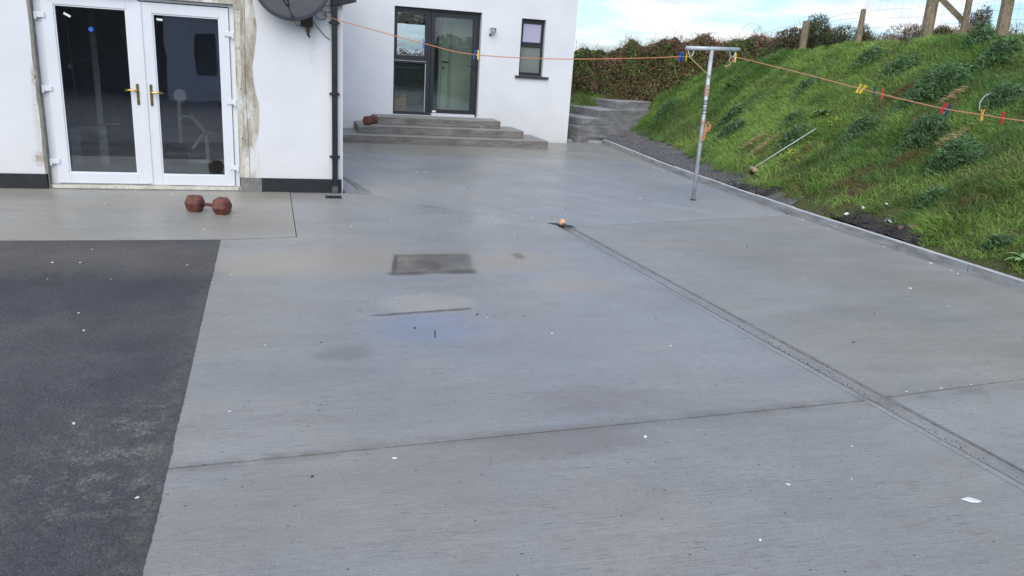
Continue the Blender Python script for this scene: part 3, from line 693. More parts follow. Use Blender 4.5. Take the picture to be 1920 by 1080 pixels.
# rear door and window units
RY = YB+.13
df = hp('rear_door_frame', [(bx0+.003, bx0+.045, RY, RY+.07, bz0+.002, bz1-.004), (bx1-.05, bx1-.003, RY, RY+.07, bz0+.002, bz1-.004), (bx0+.045, bx1-.05, RY, RY+.07, bz1-.055, bz1-.004), (2.745, 2.835, RY, RY+.07, bz0+.002, bz1-.055), (bx0+.045, 2.745, RY, RY+.07, 1.475, 1.535), (bx0+.045, 2.745, RY, RY+.07, bz0+.002, .515)], M['anth'], bevel=.003)
boxes('lower_pane', [(bx0+.04, 2.75, RY+.03, RY+.034, .51, 1.48)], M['glassB'], df)
boxes('threshold', [(2.88, 3.80, RY-.06, RY+.02, .458, .505)], M['silver'], df, .003)
boxes('pane_edge', [(2.735, 2.744, RY-.004, RY+.03, .515, 1.475)], M['silver'], df)
sash = hp('tilt_window', [], M['anth'])
bm = bmesh.new()
for b in [(2.085, 2.15, 0, .05, -1.0, 0), (2.71, 2.775, 0, .05, -1.0, 0), (2.15, 2.71, 0, .05, -.085, 0), (2.15, 2.71, 0, .05, -1.0, -.91)]: abox(bm, *b)
sash.data = bm_mesh(bm, 'sash', .003); sash.data.materials.append(M['anth'])
sash.location = (0, RY-.03-YA, 2.525); sash.rotation_euler = (R(1.2), 0, 0)
boxes('glass_pane', [(2.148, 2.712, .022, .026, -.912, -.083)], M['glassT'], sash)
boxes('silver_edge', [(2.10, 2.76, -.002, .004, -1.008, -1.001)], M['silver'], sash)
dl = hp('rear_door', [(2.838, 2.915, RY-.012, RY+.05, .51, 2.485), (3.70, 3.79, RY-.012, RY+.05, .51, 2.485), (2.915, 3.70, RY-.012, RY+.05, .51, .585), (2.915, 3.70, RY-.012, RY+.05, 2.405, 2.485)], M['anth'], bevel=.003)
boxes('glass_pane', [(2.913, 3.702, RY+.02, RY+.024, .583, 2.407)], M['glassB'], dl)
tube('handle', [(3.74, RY-.012, 1.49), (3.74, RY-.06, 1.49), (3.72, RY-.065, 1.49), (3.62, RY-.065, 1.485)], .010, M['anth'], dl)
boxes('hinge_tab', [(2.90, 2.98, RY-.03, RY-.013, .52, .56)], M['upvc'], dl)
sf = hp('small_window_frame', [(sx0+.002, sx0+.045, YB+.10, YB+.17, sz0+.004, sz1-.004), (sx1-.045, sx1-.002, YB+.10, YB+.17, sz0+.004, sz1-.004), (sx0+.045, sx1-.045, YB+.10, YB+.17, sz1-.05, sz1-.004), (sx0+.045, sx1-.045, YB+.10, YB+.17, sz0+.004, 1.43), (sx0+.045, sx1-.045, YB+.10, YB+.17, 1.945, 2.0)], M['anth'], bevel=.003)
boxes('frosted_pane', [(sx0+.04, sx1-.04, YB+.13, YB+.135, 1.42, 1.95)], M['frost2'], sf)
s2 = hp('tilt_window', [], M['anth'])
bm = bmesh.new()
for b in [(sx0+.02, sx0+.07, 0, .045, -.50, 0), (sx1-.065, sx1-.015, 0, .045, -.50, 0), (sx0+.07, sx1-.065, 0, .045, -.07, 0), (sx0+.07, sx1-.065, 0, .045, -.50, -.435)]: abox(bm, *b)
s2.data = bm_mesh(bm, 's2', .003); s2.data.materials.append(M['anth']); s2.location = (0, YB+.08-YA, 2.475); s2.rotation_euler = (R(3), 0, 0)
boxes('frosted_pane', [(sx0+.068, sx1-.063, .018, .022, -.437, -.068)], M['frost1'], s2)
hp('window_sill', [(4.61, 5.34, YB-.055, YB-.002, 1.315, 1.36), (sx0+.002, sx1-.002, YB-.002, YB+.12, 1.335, 1.376)], M['anthsill'], bevel=.004)

# cardboard box and gym kit indoors
cb = empty('cardboard_box', (2.31, 16.75, .45), 'brown cardboard box with red print behind the low rear window', 'box')
boxes('carton', [(-.15, .12, -.12, .12, 0, .37)], M['card'], cb, .004)
boxes('print', [(-.13, .10, -.124, -.121, .325, .335)], M['carddark'], cb); boxes('print', [(-.13, -.03, -.124, -.121, .29, .36)], M['cardred'], cb); boxes('print', [(-.01, .02, -.124, -.121, .12, .15)], M['carddark'], cb)
wm = empty('weight_machine', (-2.42, 11.0, .045), 'pale steel weight machine with cable standing behind the left french door', 'gym machine')
boxes('front_leg', [(-.22, -.12, 0, .08, 0, .46)], M['gym'], wm, .004); boxes('front_leg', [(.10, .20, 0, .08, 0, .46)], M['gym'], wm, .004)
boxes('top_plate', [(-.22, .20, -.02, .10, .462, .50)], M['gym'], wm, .004); boxes('column', [(.08, .15, .12, .19, .0, 2.2)], M['gym'], wm, .003)
tube('cable', [(-.10, .02, .5), (-.13, .02, 1.2), (-.16, .05, 2.0)], .006, M['gym'], wm, 6)
boxes('side_arm', [(.20, .36, .02, .05, .52, .54)], M['gym'], wm, .003)
tube('pulley', [(-.16, -.02, 1.22), (-.16, .02, 1.22)], .035, M['gym'], wm, 12)
eb = empty('bench_frame', (-1.30, 11.4, .045), 'folding steel bench frame with round disc on top behind the right french door', 'gym bench')
def bar(name, a, b, r, par, mat=None): return tube(name, [a, b], r, mat or M['gym'], par, 6, smooth=False)
bar('upright', (-.09, 0, .18), (-.09, 0, .88), .026, eb); tube('disc', [(-.07, -.03, .90), (-.07, 0, .90)], .085, M['gym'], eb, 20, smooth=False)
bar('arm', (-.06, 0, .63), (.03, 0, .62), .02, eb); bar('backrest_bar', (.04, 0, .66), (.22, 0, .43), .028, eb)
bar('strut', (.22, 0, .42), (.05, -.05, .20), .025, eb); bar('rear_leg', (.24, 0, .40), (.24, 0, .05), .028, eb); bar('foot', (-.3, -.1, .03), (.30, -.05, .03), .025, eb)
bar('peg', (.20, -.02, .43), (.33, -.02, .41), .03, eb); bar('cross_bar', (.55, .3, .40), (.40, .3, .80), .02, eb, M['gymdark']); bar('cross_bar', (.55, .3, .40), (.70, .3, .62), .02, eb, M['gymdark'])
mbm = bmesh.new(); bmesh.ops.create_uvsphere(mbm, u_segments=20, v_segments=12, radius=.16); 
mb = obj('exercise_ball', bm_mesh(mbm), M['gymdark'], None, (-1.43, 11.1, .205), True); tag(mb, 'dark rubber ball on the floor behind the right french door', 'ball')

# downpipe
dp = empty('downpipe', (0, YA, 0)); dp.parent = house; dp.location = (0, 0, 0); bpy.data.objects.remove(dp)
pipe = boxes('downpipe', [(.508, .572, YA-.085, YA-.02, .10, 2.15)], M['black'], house, .004, inv)
for z in (1.96, 1.17, .44):
    boxes('bracket', [(.480, .600, YA-.034, YA-.014, z-.012, z+.012), (.500, .580, YA-.092, YA-.034, z-.018, z+.018)], M['black'], pipe, .003)
bm = bmesh.new(); bm2 = Matrix.Translation((.54, YA-.05, 2.15)) @ Matrix.Rotation(R(14), 4, 'Y')
abox(bm, -.04, .04, -.042, .04, -.01, .10); 
for v in bm.verts: v.co = v.co+Vector((.54, YA-.052, 2.15))
obj('bend', bm_mesh(bm, 'b', .006), M['black'], pipe)
bm = bmesh.new(); abox(bm, 0, .21, -.042, .04, -.045, .045, Matrix.Translation((.572, YA-.052, 2.185)) @ Matrix.Rotation(R(-16), 4, 'Y')); obj('offset_branch', bm_mesh(bm, 'b', .005), M['black'], pipe)
boxes('collar', [(.500, .580, YA-.094, YA-.014, .085, .135)], M['black'], pipe, .003)
# open shoe at the foot
bm = bmesh.new(); mt = Matrix.Translation((.54, YA-.06, .075)) @ Matrix.Rotation(R(28), 4, 'X'); t = .006
for b in [(-.034, .034, -.03, .03-t*0, -.075, .03)]:
    x0, x1, y0, y1, z0, z1 = b
    abox(bm, x0, x0+t, y0, y1, z0, z1, mt); abox(bm, x1-t, x1, y0, y1, z0, z1, mt); abox(bm, x0+t, x1-t, y0, y0+t, z0, z1, mt); abox(bm, x0+t, x1-t, y1-t, y1, z0, z1, mt)
obj('shoe', bm_mesh(bm), simple('scuffed_shoe', (.16, .165, .17), .4, var=.4, sc=25), pipe)
dg = boxes('drain_cover', [(.415, .60, 9.12, 9.25, .002, .010)]+[(.43+k*.028, .44+k*.028, 9.135, 9.235, .010, .015) for k in range(6)], M['black']); tag(dg, 'small black plastic drain cover below the downpipe', 'drain cover')

# ------------------------------------------------------------------ satellite dish
ds = empty('satellite_dish', (.085, 9.30, 2.36), 'dark grey round satellite dish on the white wall beside the downpipe', 'satellite dish')
bm = bmesh.new(); rings = []; nr = 9; ns = 40
mt = Matrix.Rotation(R(-8), 4, 'Z') @ Matrix.Rotation(R(-14), 4, 'X')
for i in range(nr+1):
    r = .42*i/nr; dy = -.07*(r/.42)**2
    if i == 0: rings.append([bm.verts.new(mt @ Vector((0, dy+.06, 0)))])
    else: rings.append([bm.verts.new(mt @ Vector((r*1.0*math.cos(2*math.pi*k/ns), dy+.06, r*1.03*math.sin(2*math.pi*k/ns)))) for k in range(ns)])
for k in range(ns): bm.faces.new((rings[0][0], rings[1][(k+1) % ns], rings[1][k]))
for i in range(1, nr):
    for k in range(ns): bm.faces.new((rings[i][k], rings[i][(k+1) % ns], rings[i+1][(k+1) % ns], rings[i+1][k]))
geom = bmesh.ops.solidify(bm, geom=bm.faces[:], thickness=.004)
obj('reflector', bm_mesh(bm), M['dish'], ds, smooth=True)
tube('rim', [mt @ Vector((  .421*math.cos(2*math.pi*k/ns), -.01, .433*math.sin(2*math.pi*k/ns))) for k in range(ns+1)], .006, M['black'], ds, 6)
tube('feed_arm', [(.02, .0, -.40), (-.02, -.16, -.35), (-.05, -.28, -.27)], .011, M['dish'], ds, 8)
tube('feed_horn', [(-.09, -.26, -.20), (-.065, -.31, -.24), (-.05, -.35, -.28)], [.032, .028, .018], M['black'], ds, 12)
tube('feed_cap', [(-.095, -.252, -.192), (-.09, -.26, -.20)], [.030, .033], M['lampgl'], ds, 12)
boxes('wall_bracket', [(.085, .215, .05, .19, -.47, -.33), (.14, .18, .04, .08, -.53, -.472)], M['brownmetal'], ds, .006)
tube('bracket_tail', [(.16, .06, -.50), (.16, .05, -.55), (.18, .05, -.58)], [.016, .014, .01], M['black'], ds)
tube('cable', catmull([(.02, .0, -.41), (.04, .03, -.46), (.09, .06, -.45), (.10, .08, -.39)], 6), .004, M['cable'], ds, 6)
tube('cable', catmull([(.21, .12, -.40), (.27, .17, -.46), (.34, .185, -.54), (.41, .188, -.59)], 6), .0045, M['cable'], ds, 6)
tube('cable', catmull([(.23, .14, -.33), (.29, .17, -.375), (.36, .18, -.36), (.365, .18, -.29)], 6), .0045, M['cable'], ds, 6)
tube('cable', catmull([(.31, .18, -.285), (.36, .186, -.29), (.43, .188, -.29)], 4), .004, M['cable'], ds, 6)
tube('cable', catmull([(.33, .18, -.22), (.37, .186, -.225), (.43, .188, -.225)], 4), .004, M['cable'], ds, 6)

# ------------------------------------------------------------------ wall lamp
wl = empty('wall_lamp', (4.06, YB, 2.17), 'small wire framed wall lantern between rear door and small window', 'wall lamp')
bm = bmesh.new(); bmesh.ops.create_cone(bm, cap_ends=True, segments=6, radius1=.040, radius2=.062, depth=.085, matrix=Matrix.Translation((.01, -.09, .04))); obj('lantern_glass', bm_mesh(bm), M['lampgl'], wl)
bm = bmesh.new()
for k in range(6):
    a = k*math.pi/3; tube_bm(bm, [(.01+.042*math.cos(a), -.09+.042*math.sin(a), -.002), (.01+.064*math.cos(a), -.09+.064*math.sin(a), .083)], .0035, 4)
tube_bm(bm, [(.01+.066*math.cos(k*math.pi/3), -.09+.066*math.sin(k*math.pi/3), .085) for k in range(7)], .005, 5)
obj('lantern_frame', bm_mesh(bm), M['black'], wl)
tube('lamp_arm', catmull([(.01, -.09, -.005), (.0, -.08, -.04), (-.03, -.04, -.045), (-.035, 0, -.03)], 5), .007, M['cable'], wl, 6)
tube('wall_plate', [(-.03, -.001, -.04), (-.03, -.018, -.04)], .026, M['cable'], wl, 12)

# ------------------------------------------------------------------ entrance steps
st = empty('entrance_steps', (3.0, YB, 0), 'three wide concrete steps up to the dark rear door', 'steps')
def wavy(name, x0, x1, y0, y1, z0, z1, mat, par, lc):
    bm = bmesh.new(); abox(bm, x0, x1, y0, y1, z0, z1); return obj(name, bm_mesh(bm, name, .008), mat, par, lc)
o = (-3.0, -YB, 0)
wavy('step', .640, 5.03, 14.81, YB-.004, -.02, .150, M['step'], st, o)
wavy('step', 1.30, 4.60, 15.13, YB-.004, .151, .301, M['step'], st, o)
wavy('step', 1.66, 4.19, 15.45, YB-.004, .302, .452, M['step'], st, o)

# stair block beyond the house corner
sb = empty('garden_stairs', (7.0, 16.5, 0), 'raw concrete stair block rising into the bank behind the house corner', 'steps')
A_ = Vector((.85, .527)); B_ = Vector((-.166, .986))
for (cx, cy), z1, z0, ln in (((6.16, 16.12), .35, -.02, 2.7), ((6.26, 16.19), .53, .352, 2.6), ((6.76, 16.50), .706, .532, 2.15), ((7.41, 17.01), .886, .708, 1.42)):
    c = Vector((cx, cy)); w = 1.7
    poly = [c, c+A_*ln, c+A_*ln+B_*w, c+B_*w]
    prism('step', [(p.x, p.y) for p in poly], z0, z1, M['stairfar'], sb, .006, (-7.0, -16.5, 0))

# ------------------------------------------------------------------ clothes pole
PB = Vector((5.31, 9.32, 0))
cp = empty('clothes_pole', PB, 'galvanised T-shaped clothes pole standing in the concrete beside the kerb', 'clothes pole')
tube('upright', [(0, 0, -.02), (-.002, 0, 1.0), (-.012, 0, 1.955)], .026, M['galv'], cp, 16)
tube('crossbar', [(-.385, 0, 1.965), (.385, .0, 1.992)], .026, M['galv'], cp, 16)
def hook(x, z, w=.045):
    return tube('hook', catmull([(x-w, 0, z), (x-w*.6, -.01, z-.05), (x, -.01, z-.075), (x+w*.6, -.01, z-.05), (x+w, 0, z)], 5), .006, M['galv'], cp, 6)
hook(-.31, 1.94); hook(.29, 1.96)
tube('base_collar', [(0, 0, .001), (0, 0, .012)], [.040, .029], M['dark'], cp, 12)
# rope wound round the pole
def helix(z0, z1, turns, r=.030):
    n = turns*12; return [(-.01*(z0/2)+r*math.cos(2*math.pi*k/12), r*math.sin(2*math.pi*k/12), z0+(z1-z0)*k/n+.006*math.sin(k*.37)) for k in range(n+1)]
rp_ = tube('stay_rope', [(-.34, -.01, 1.865), (-.02, -.036, 1.64), (.030, -.03, 1.60)], .0055, simple('tan_rope', (.50, .34, .16), .8, var=.2, sc=80), cp, 6)
tube('wound_rope', helix(1.38, 1.52, 9), .0055, M['pinkrope'], cp, 5); tube('wound_rope', helix(1.14, 1.34, 7), .005, M['brownmetal'], cp, 5)
hk = random.Random(5)
for q in range(3):
    tube('rope_bunch', catmull([(.02, -.045, 1.06), (.05+.02*q, -.05, 1.04-.02*q), (.085-.03*q, -.05, .97-.02*q), (.06-.03*q, -.05, .93), (.03, -.05, .99), (.0+.01*q, -.05, .90-.03*q), (-.02, -.05, .82-.01*q), (.0, -.05, .90), (.02, -.045, 1.03)], 6), .006, M['rope'], cp, 6)
tube('rope_tie', helix(1.02, 1.06, 2, .031), .005, M['rope'], cp, 5)
tube('rope_tail', catmull([(.27, -.02, 1.89), (.245, -.025, 1.85), (.27, -.03, 1.81), (.235, -.03, 1.78), (.20, -.03, 1.775), (.22, -.03, 1.755)], 5), .006, M['pinkrope'], cp, 6)
tube('rope_tail', catmull([(.33, -.02, 1.90), (.31, -.025, 1.87), (.29, -.03, 1.84), (.33, -.03, 1.83)], 5), .006, M['pinkrope'], cp, 6)

# washing lines
LP1 = [(.42, 9.49, 2.035), (.62, 9.39, 1.98), (1.56, 9.38, 1.80), (2.19, 9.38, 1.712), (3.41, 9.38, 1.735), (4.89, 9.33, 1.855), (5.0, 9.31, 1.90)]
l1 = catmull(LP1, 10)
t1 = tube('washing_line', l1, .0055, M['rope'], None, 6); tag(t1, 'orange washing line from the wall by the dish to the clothes pole', 'washing line')
LP2 = [(5.60, 9.32, 1.905), (5.66, 9.31, 1.895), (5.87, 8.22, 1.748), (6.07, 7.24, 1.602), (6.25, 6.4, 1.492), (6.34, 5.93, 1.462), (6.40, 5.57, 1.445), (6.75, 3.8, 1.40), (7.2, 1.5, 1.45)]
l2 = catmull(LP2, 10)
t2 = tube('washing_line', l2, .006, simple('salmon_rope', (.66, .30, .17), .7, var=.2, sc=90), None, 6); tag(t2, 'orange washing line from the right end of the clothes pole along the grass bank', 'washing line')
def on_line(l, axis, v):
    for a, b in zip(l, l[1:]):
        if min(a[axis], b[axis]) <= v <= max(a[axis], b[axis]) and a[axis] != b[axis]:
            t = (v-a[axis])/(b[axis]-a[axis]); return a.lerp(b, t), (b-a).normalized()
def peg_mesh():
    me = []
    for s in (-1, 1):
        bm = bmesh.new(); a = [(-.0, -.050), (s*.008, -.050), (s*.011, -.01), (s*.007, .012), (s*.016, .050), (s*.009, .052), (0.001*s, .012), (.0015*s, -.01)]
        f = [bm.verts.new((x, -.007, z)) for x, z in a]; b = [bm.verts.new((x, .007, z)) for x, z in a]; n = len(a)
        bm.faces.new(f); bm.faces.new(b[::-1])
        for i in range(n): bm.faces.new((f[i], f[(i+1) % n], b[(i+1) % n], b[i]))
        me.append(bm_mesh(bm))
    bm = bmesh.new(); tube_bm(bm, [(0, -.009, 0), (0, .009, 0)], .006, 8); me.append(bm_mesh(bm)); return me
PEG = peg_mesh()
def peg(p, mat, tilt, yaw, label, sc=1.0, dz=-.0):
    e = empty('clothes_peg', (p.x, p.y, p.z+dz), label, 'clothes peg', 'clothes pegs on the washing lines')
    e.rotation_euler = (0, R(tilt), R(yaw)); e.scale = (sc, sc, sc)
    for k in (0, 1):
        me = PEG[k].copy(); me.materials.clear(); obj('jaw', me, mat, e)
    sp = PEG[2].copy(); sp.materials.clear(); obj('spring', sp, M['wire'], e)
    return e
def pg(l, ax, v, *a, **k): p, d = on_line(l, ax, v); return peg(p, *a, **k)
pg(l1, 0, 1.56, M['pblue'], 3, -10, 'blue peg in front of the tilted window, leftmost peg on the left line', sc=1.1)
pg(l1, 0, 2.175, M['pblue'], 14, 0, 'blue peg beside the yellow one in front of the rear door frame', sc=1.1)
pg(l1, 0, 2.215, M['pyellow'], 10, 80, 'yellow peg in front of the white wall right of the rear door', sc=1.1)
pg(l1, 0, 4.86, M['pblue'], 6, 10, 'left of the two blue pegs by the left end of the crossbar', sc=1.1)
pg(l1, 0, 4.90, M['pblue'], -4, 20, 'right of the two blue pegs by the left end of the crossbar', sc=1.0)
pg(l1, 0, 4.95, M['pyellow'], -18, 60, 'yellow peg under the left end of the crossbar', sc=.9, dz=-.01)
peg(Vector((5.645, 9.30, 1.885)), M['pyellow'], 4, 70, 'yellow peg under the right end of the crossbar', 1.1)
pg(l2, 1, 7.36, M['pyellow'], 22, -35, 'left of the two crossed yellow pegs at the blue and red pegs', sc=1.05)
pg(l2, 1, 7.31, M['pyellow'], 34, -20, 'right of the two crossed yellow pegs at the blue and red pegs', sc=1.05)
pg(l2, 1, 7.16, M['pdblue'], 6, 70, 'dark blue peg between the yellow pegs and a red peg', sc=1.0)
pg(l2, 1, 7.06, M['pred'], 3, 60, 'red peg right beside a dark blue one near the crossed yellow pegs', sc=1.1)
pg(l2, 1, 6.36, M['pred'], 26, 10, 'tilted red peg pressed against a dark blue peg', sc=1.1)
pg(l2, 1, 6.31, M['pdblue'], 26, 10, 'tilted dark blue peg behind the tilted red peg', sc=1.1, dz=-.012)
pg(l2, 1, 5.96, M['porange'], -5, -30, 'single amber yellow peg between two red pegs at right', sc=1.05)
pg(l2, 1, 5.76, M['pred'], -4, 60, 'single red peg, the rightmost on the right line', sc=1.1)

# ------------------------------------------------------------------ dumbbells
def dumbbell(loc, rz, label, rx=0):
    e = empty('dumbbell', loc, label, 'dumbbell', 'rusty hex dumbbells', rz)
    for s in (-1, 1):
        bm = bmesh.new(); prof = [(-.080, .055), (-.072, .074), (-.045, .096), (.045, .096), (.072, .074), (.080, .055)]
        rings = []
        for x, r in prof:
            rings.append([bm.verts.new((x, r*math.cos(R(60*k)), r*math.sin(R(60*k)))) for k in range(6)])
        for i in range(len(prof)-1):
            for k in range(6): bm.faces.new((rings[i][k], rings[i][(k+1) % 6], rings[i+1][(k+1) % 6], rings[i+1][k]))
        bm.faces.new(rings[0][::-1]); bm.faces.new(rings[-1])
        h = obj('hex_head', bm_mesh(bm, 'hex', .004), M['rust'], e, (s*.150, 0, .083)); h.rotation_euler = (R(7*s), 0, 0)
    tube('bar', [(-.09, 0, .083), (.09, 0, .083)], .017, M['rustdark'], e, 12)
    return e
dumbbell((-.785, 8.24, 0.002), R(-27), 'rusty red hex dumbbell lying in front of the french doors')
dumbbell((1.555, 15.34, .301), R(62), 'rusty red hex dumbbell on the second entrance step against the wall')

# ball in the gully
bm = bmesh.new(); bmesh.ops.create_uvsphere(bm, u_segments=20, v_segments=12, radius=.036)
nb = NT('orange_white_ball', .6); nb.col(nb.mix(nb.mr(nb.noise(18, 2), .46, .54), (.75, .28, .07), (.82, .72, .62)))
bl = obj('small_ball', bm_mesh(bm), nb.m, None, (2.845, 7.72, .032), True); tag(bl, 'small orange and white ball sitting in the gully', 'ball')

# ------------------------------------------------------------------ broom, hose, sticks, rocks
def Hs(x, y): return float(H(x, y))
hx, hy = 6.82, 10.29
br = empty('broom', (hx, hy, Hs(hx, hy)+.05), 'old wooden broom with pale handle lying on the grass bank', 'broom', rz=R(70))
boxes('broom_head', [(-.15, .15, -.035, .035, .03, .075)], simple('pale_broom_wood', (.52, .36, .22), .7, var=.2), br, .006)
bm = bmesh.new()
for k in range(60): x = random.uniform(-.14, .14); y = random.uniform(-.028, .028); tube_bm(bm, [(x, y, .03), (x+random.uniform(-.01, .01), y+random.uniform(-.03, .0), -.05)], .003, 3)
obj('bristles', bm_mesh(bm), simple('dark_bristle', (.05, .03, .025), .8), br)
e1 = Vector((7.80, 10.28, Hs(7.80, 10.28)+.13))
rel = Matrix.Rotation(R(-70), 4, 'Z') @ (e1-br.location)
tube('broom_handle', [(.03, 0, .06), rel], .009, simple('pale_green_handle', (.50, .56, .54), .5), br, 8)
x, y = 8.62, 8.12
ho = tube('curved_hose', catmull([(x-.10, y-.05, Hs(x, y)+.02), (x-.09, y-.02, Hs(x, y)+.12), (x-.02, y, Hs(x, y)+.20), (x+.07, y, Hs(x, y)+.24)], 6), .0065, simple('pale_grey_hose', (.42, .50, .50), .45), None, 8); tag(ho, 'short curved piece of pale grey hose in the grass at right', 'hose')
rocks = [(6.50, 6.84, .055, 'brownstone', 'brown broken stone on the black soil, left of its pair behind the kerb'), (6.545, 6.70, .065, 'brownstone', 'larger brown broken stone on the black soil behind the kerb'),
         (6.58, 7.13, .05, 'stone', 'grey blue stone on the black soil behind the kerb'), (7.45, 17.0, .10, 'stone', 'grey block of rubble at the foot of the garden stairs'),
         (7.62, 17.15, .10, 'stone', 'grey rubble stone tight under the garden stairs'), (7.2, 16.75, .07, 'stone', 'pale square stone on the gravel below the stairs'), (7.78, 17.35, .12, 'stone', 'big rubble stone where stairs meet the grass'),
         (7.38, 16.4, .06, 'brownstone', 'reddish brick piece on the gravel edge'), (7.5, 16.25, .05, 'brownstone', 'small reddish brick piece nearest the grass edge'), (6.62, 16.9, .07, 'stone', 'grey stone next to the concrete ledge at the corner')]
for i, (x, y, r, mt_, lb) in enumerate(rocks):
    tag(obj('stone', rock_me('stone', r, i+3), M[mt_], None, (x, y, Hs(x, y)+r*.35)), lb, 'stone')
bt = boxes('timber_batten', [(-.45, .45, -.03, .03, -.02, .02)], simple('grey_batten', (.30, .28, .24), .8, var=.3), None, .004, (6.75, 16.72, .30)); bt.rotation_euler = (0, R(-8), R(24)); tag(bt, 'grey timber batten lying on the gravel by the stairs', 'batten')
# black burnt soil with litter behind the kerb
bsl = obj('black_soil', strip_mesh('bs', 6.35, 7.75, lambda y: 6.305, lambda y: 6.36+.20*max(0, 1-((y-7.1)/.66)**2)+.13*float(vn(y*6, 3)), .022, 9, .05, .05), M['blacksoil'], smooth=True); tag(bsl, kind='structure')
bs2 = obj('black_soil', strip_mesh('bs', 9.2, 10.4, lambda y: 6.31, lambda y: 6.55+.1*float(vn(y*6, 3)), .02, 7, .05, .05), M['blacksoil'], smooth=True); tag(bs2, kind='structure')

rs_ = random.Random(12); bm = bmesh.new()
for k in range(170):
    y = rs_.gauss(7.1, .45) if k < 130 else rs_.uniform(9.2, 10.6); x = 6.32+abs(rs_.gauss(0, .13)); rr0 = rs_.uniform(.006, .022)
    t_ = bmesh.ops.create_icosphere(bm, subdivisions=1, radius=rr0, matrix=Matrix.Translation((x, y, Hs(x, y)+.03)) @ Matrix.Rotation(rs_.random()*3, 4, 'X') @ Matrix.Diagonal((1, rs_.uniform(.5, 1), rs_.uniform(.3, .8), 1)))
tag(obj('soil_lumps', bm_mesh(bm), M['blacksoil']), 'loose black crumbs of soil and ash lying behind the kerb', 'soil', kind='stuff')

# ------------------------------------------------------------------ white paint chips
def chip_mesh(seed, big=1.):
    rs = random.Random(seed); n = 7; bm = bmesh.new(); a = [bm.verts.new((math.cos(2*math.pi*k/n)*rs.uniform(.6, 1.1)*big, math.sin(2*math.pi*k/n)*rs.uniform(.35, .75), 0)) for k in range(n)]
    b = [bm.verts.new((v.co.x*.85, v.co.y*.85, .35)) for v in a]; bm.faces.new(b)
    for k in range(n): bm.faces.new((a[k], a[(k+1) % n], b[(k+1) % n], b[k]))
    return bm_mesh(bm)
CH = [chip_mesh(k) for k in range(6)]
for c in CH: c.materials.append(M['white'])
fl = [(.42, 2.99, 9), (1.62, 3.0, 12), (2.06, 2.49, 8), (1.7, 2.15, 8), (-.95, 3.53, 9), (-.58, 2.85, 7), (-1.18, 4.78, 8), (-1.73, 6.34, 10), (-1.54, 6.33, 8), (5.17, 5.19, 14), (1.63, 4.43, 9), (2.33, 4.13, 7), (1.28, 4.78, 5), (-.15, 4.42, 7), (2.6, 2.75, 5), (2.38, 2.48, 5), (1.95, 12.08, 16), (1.83, 11.3, 12), (1.95, 11.37, 11), (1.99, 11.27, 11), (1.09, 8.37, 7), (1.03, 7.92, 8), (2.09, 8.53, 9), (2.44, 8.18, 8), (2.64, 8.13, 7), (2.18, 7.26, 9), (2.59, 7.35, 6), (.59, 7.61, 10), (3.77, 7.86, 9), (4.23, 7.99, 8), (3.08, 6.44, 7), (2.43, 11.76, 6), (6.2, 12.37, 14), (6.2, 11.99, 12), (4.55, 9.39, 11), (-1.25, 9.27, 9), (-1.25, 9.18, 10), (-1.83, 8.68, 10), (-.76, 7.47, 9), (5.48, 12.35, 10), (2.55, 11.35, 7), (1.45, 13.82, 12), (1.34, 14.65, 13), (2.09, 13.97, 9), (6.16, 8.13, 10), (6.14, 7.55, 12), (6.17, 6.66, 9), (6.14, 5.98, 16), (6.14, 5.72, 10), (6.10, 5.60, 12), (6.12, 8.29, 8), (6.15, 8.05, 12), (-1.24, 5.86, 6), (-1.28, 5.11, 6), (-1.54, 6.74, 6), (-.77, 6.23, 7), (-.43, 5.93, 6), (-.55, 5.73, 6), (-.29, 3.56, 6), (-1.65, 5.89, 5), (3.40, 3.275, 6), (3.51, 3.28, 5), (3.66, 3.29, 7), (3.9, 3.31, 6), (3.14, 15.2, 9), (2.2, 5.6, 5), (4.4, 5.6, 6), (5.1, 4.7, 6), (3.6, 6.4, 7), (4.0, 10.6, 8), (3.1, 9.4, 7)]
FLB = {0: 'white flake just in front of the long joint, left of the photo centre', 1: 'pear shaped white flake in front of the long joint, right of the photo centre', 2: 'white flake between the largest flake and the long joint',
       3: 'white flake nearest the bottom edge of the photo', 4: 'white flake lying alone low on the dark tarmac', 5: 'white flake on the tarmac close to its edge at lower left', 6: 'white flake in the middle of the tarmac',
       7: 'left one of two white flakes near the top of the tarmac', 8: 'right one of two white flakes near the top of the tarmac', 9: 'long white flake alone on the slab below the kerb', 16: 'largest white flake of the cluster in front of the entrance steps',
       38: 'white flake on the path right behind the dumbbell in front of the doors', 64: 'white crumb lying on the lower entrance step'}
for i, (x, y, s) in enumerate(fl):
    o = bpy.data.objects.new('paint_chip', CH[i % 6]); C.objects.link(o); z = .003
    if i == 64: x, y, z = 2.52, 15.28, .304
    o.location = (x, y, z); s *= .00062*1.45; o.scale = (s, s, s); o.rotation_euler = (0, 0, i*1.3)
    o.scale = (s*1.6/1.0, s*1.6, s*1.2)
    tag(o, FLB.get(i, 'small white flake of paint or render scattered on the yard'), 'paint chip', 'white flakes scattered over the yard')
bc = chip_mesh(40, 1.7); bc.materials.append(M['white']); o = obj('paint_chip', bc, None, None, (2.80, 2.235, .003)); o.scale = (.028, .032, .012); o.rotation_euler = (0, 0, -.5); tag(o, 'largest white flake, lying by itself at the lower right of the yard', 'paint chip')
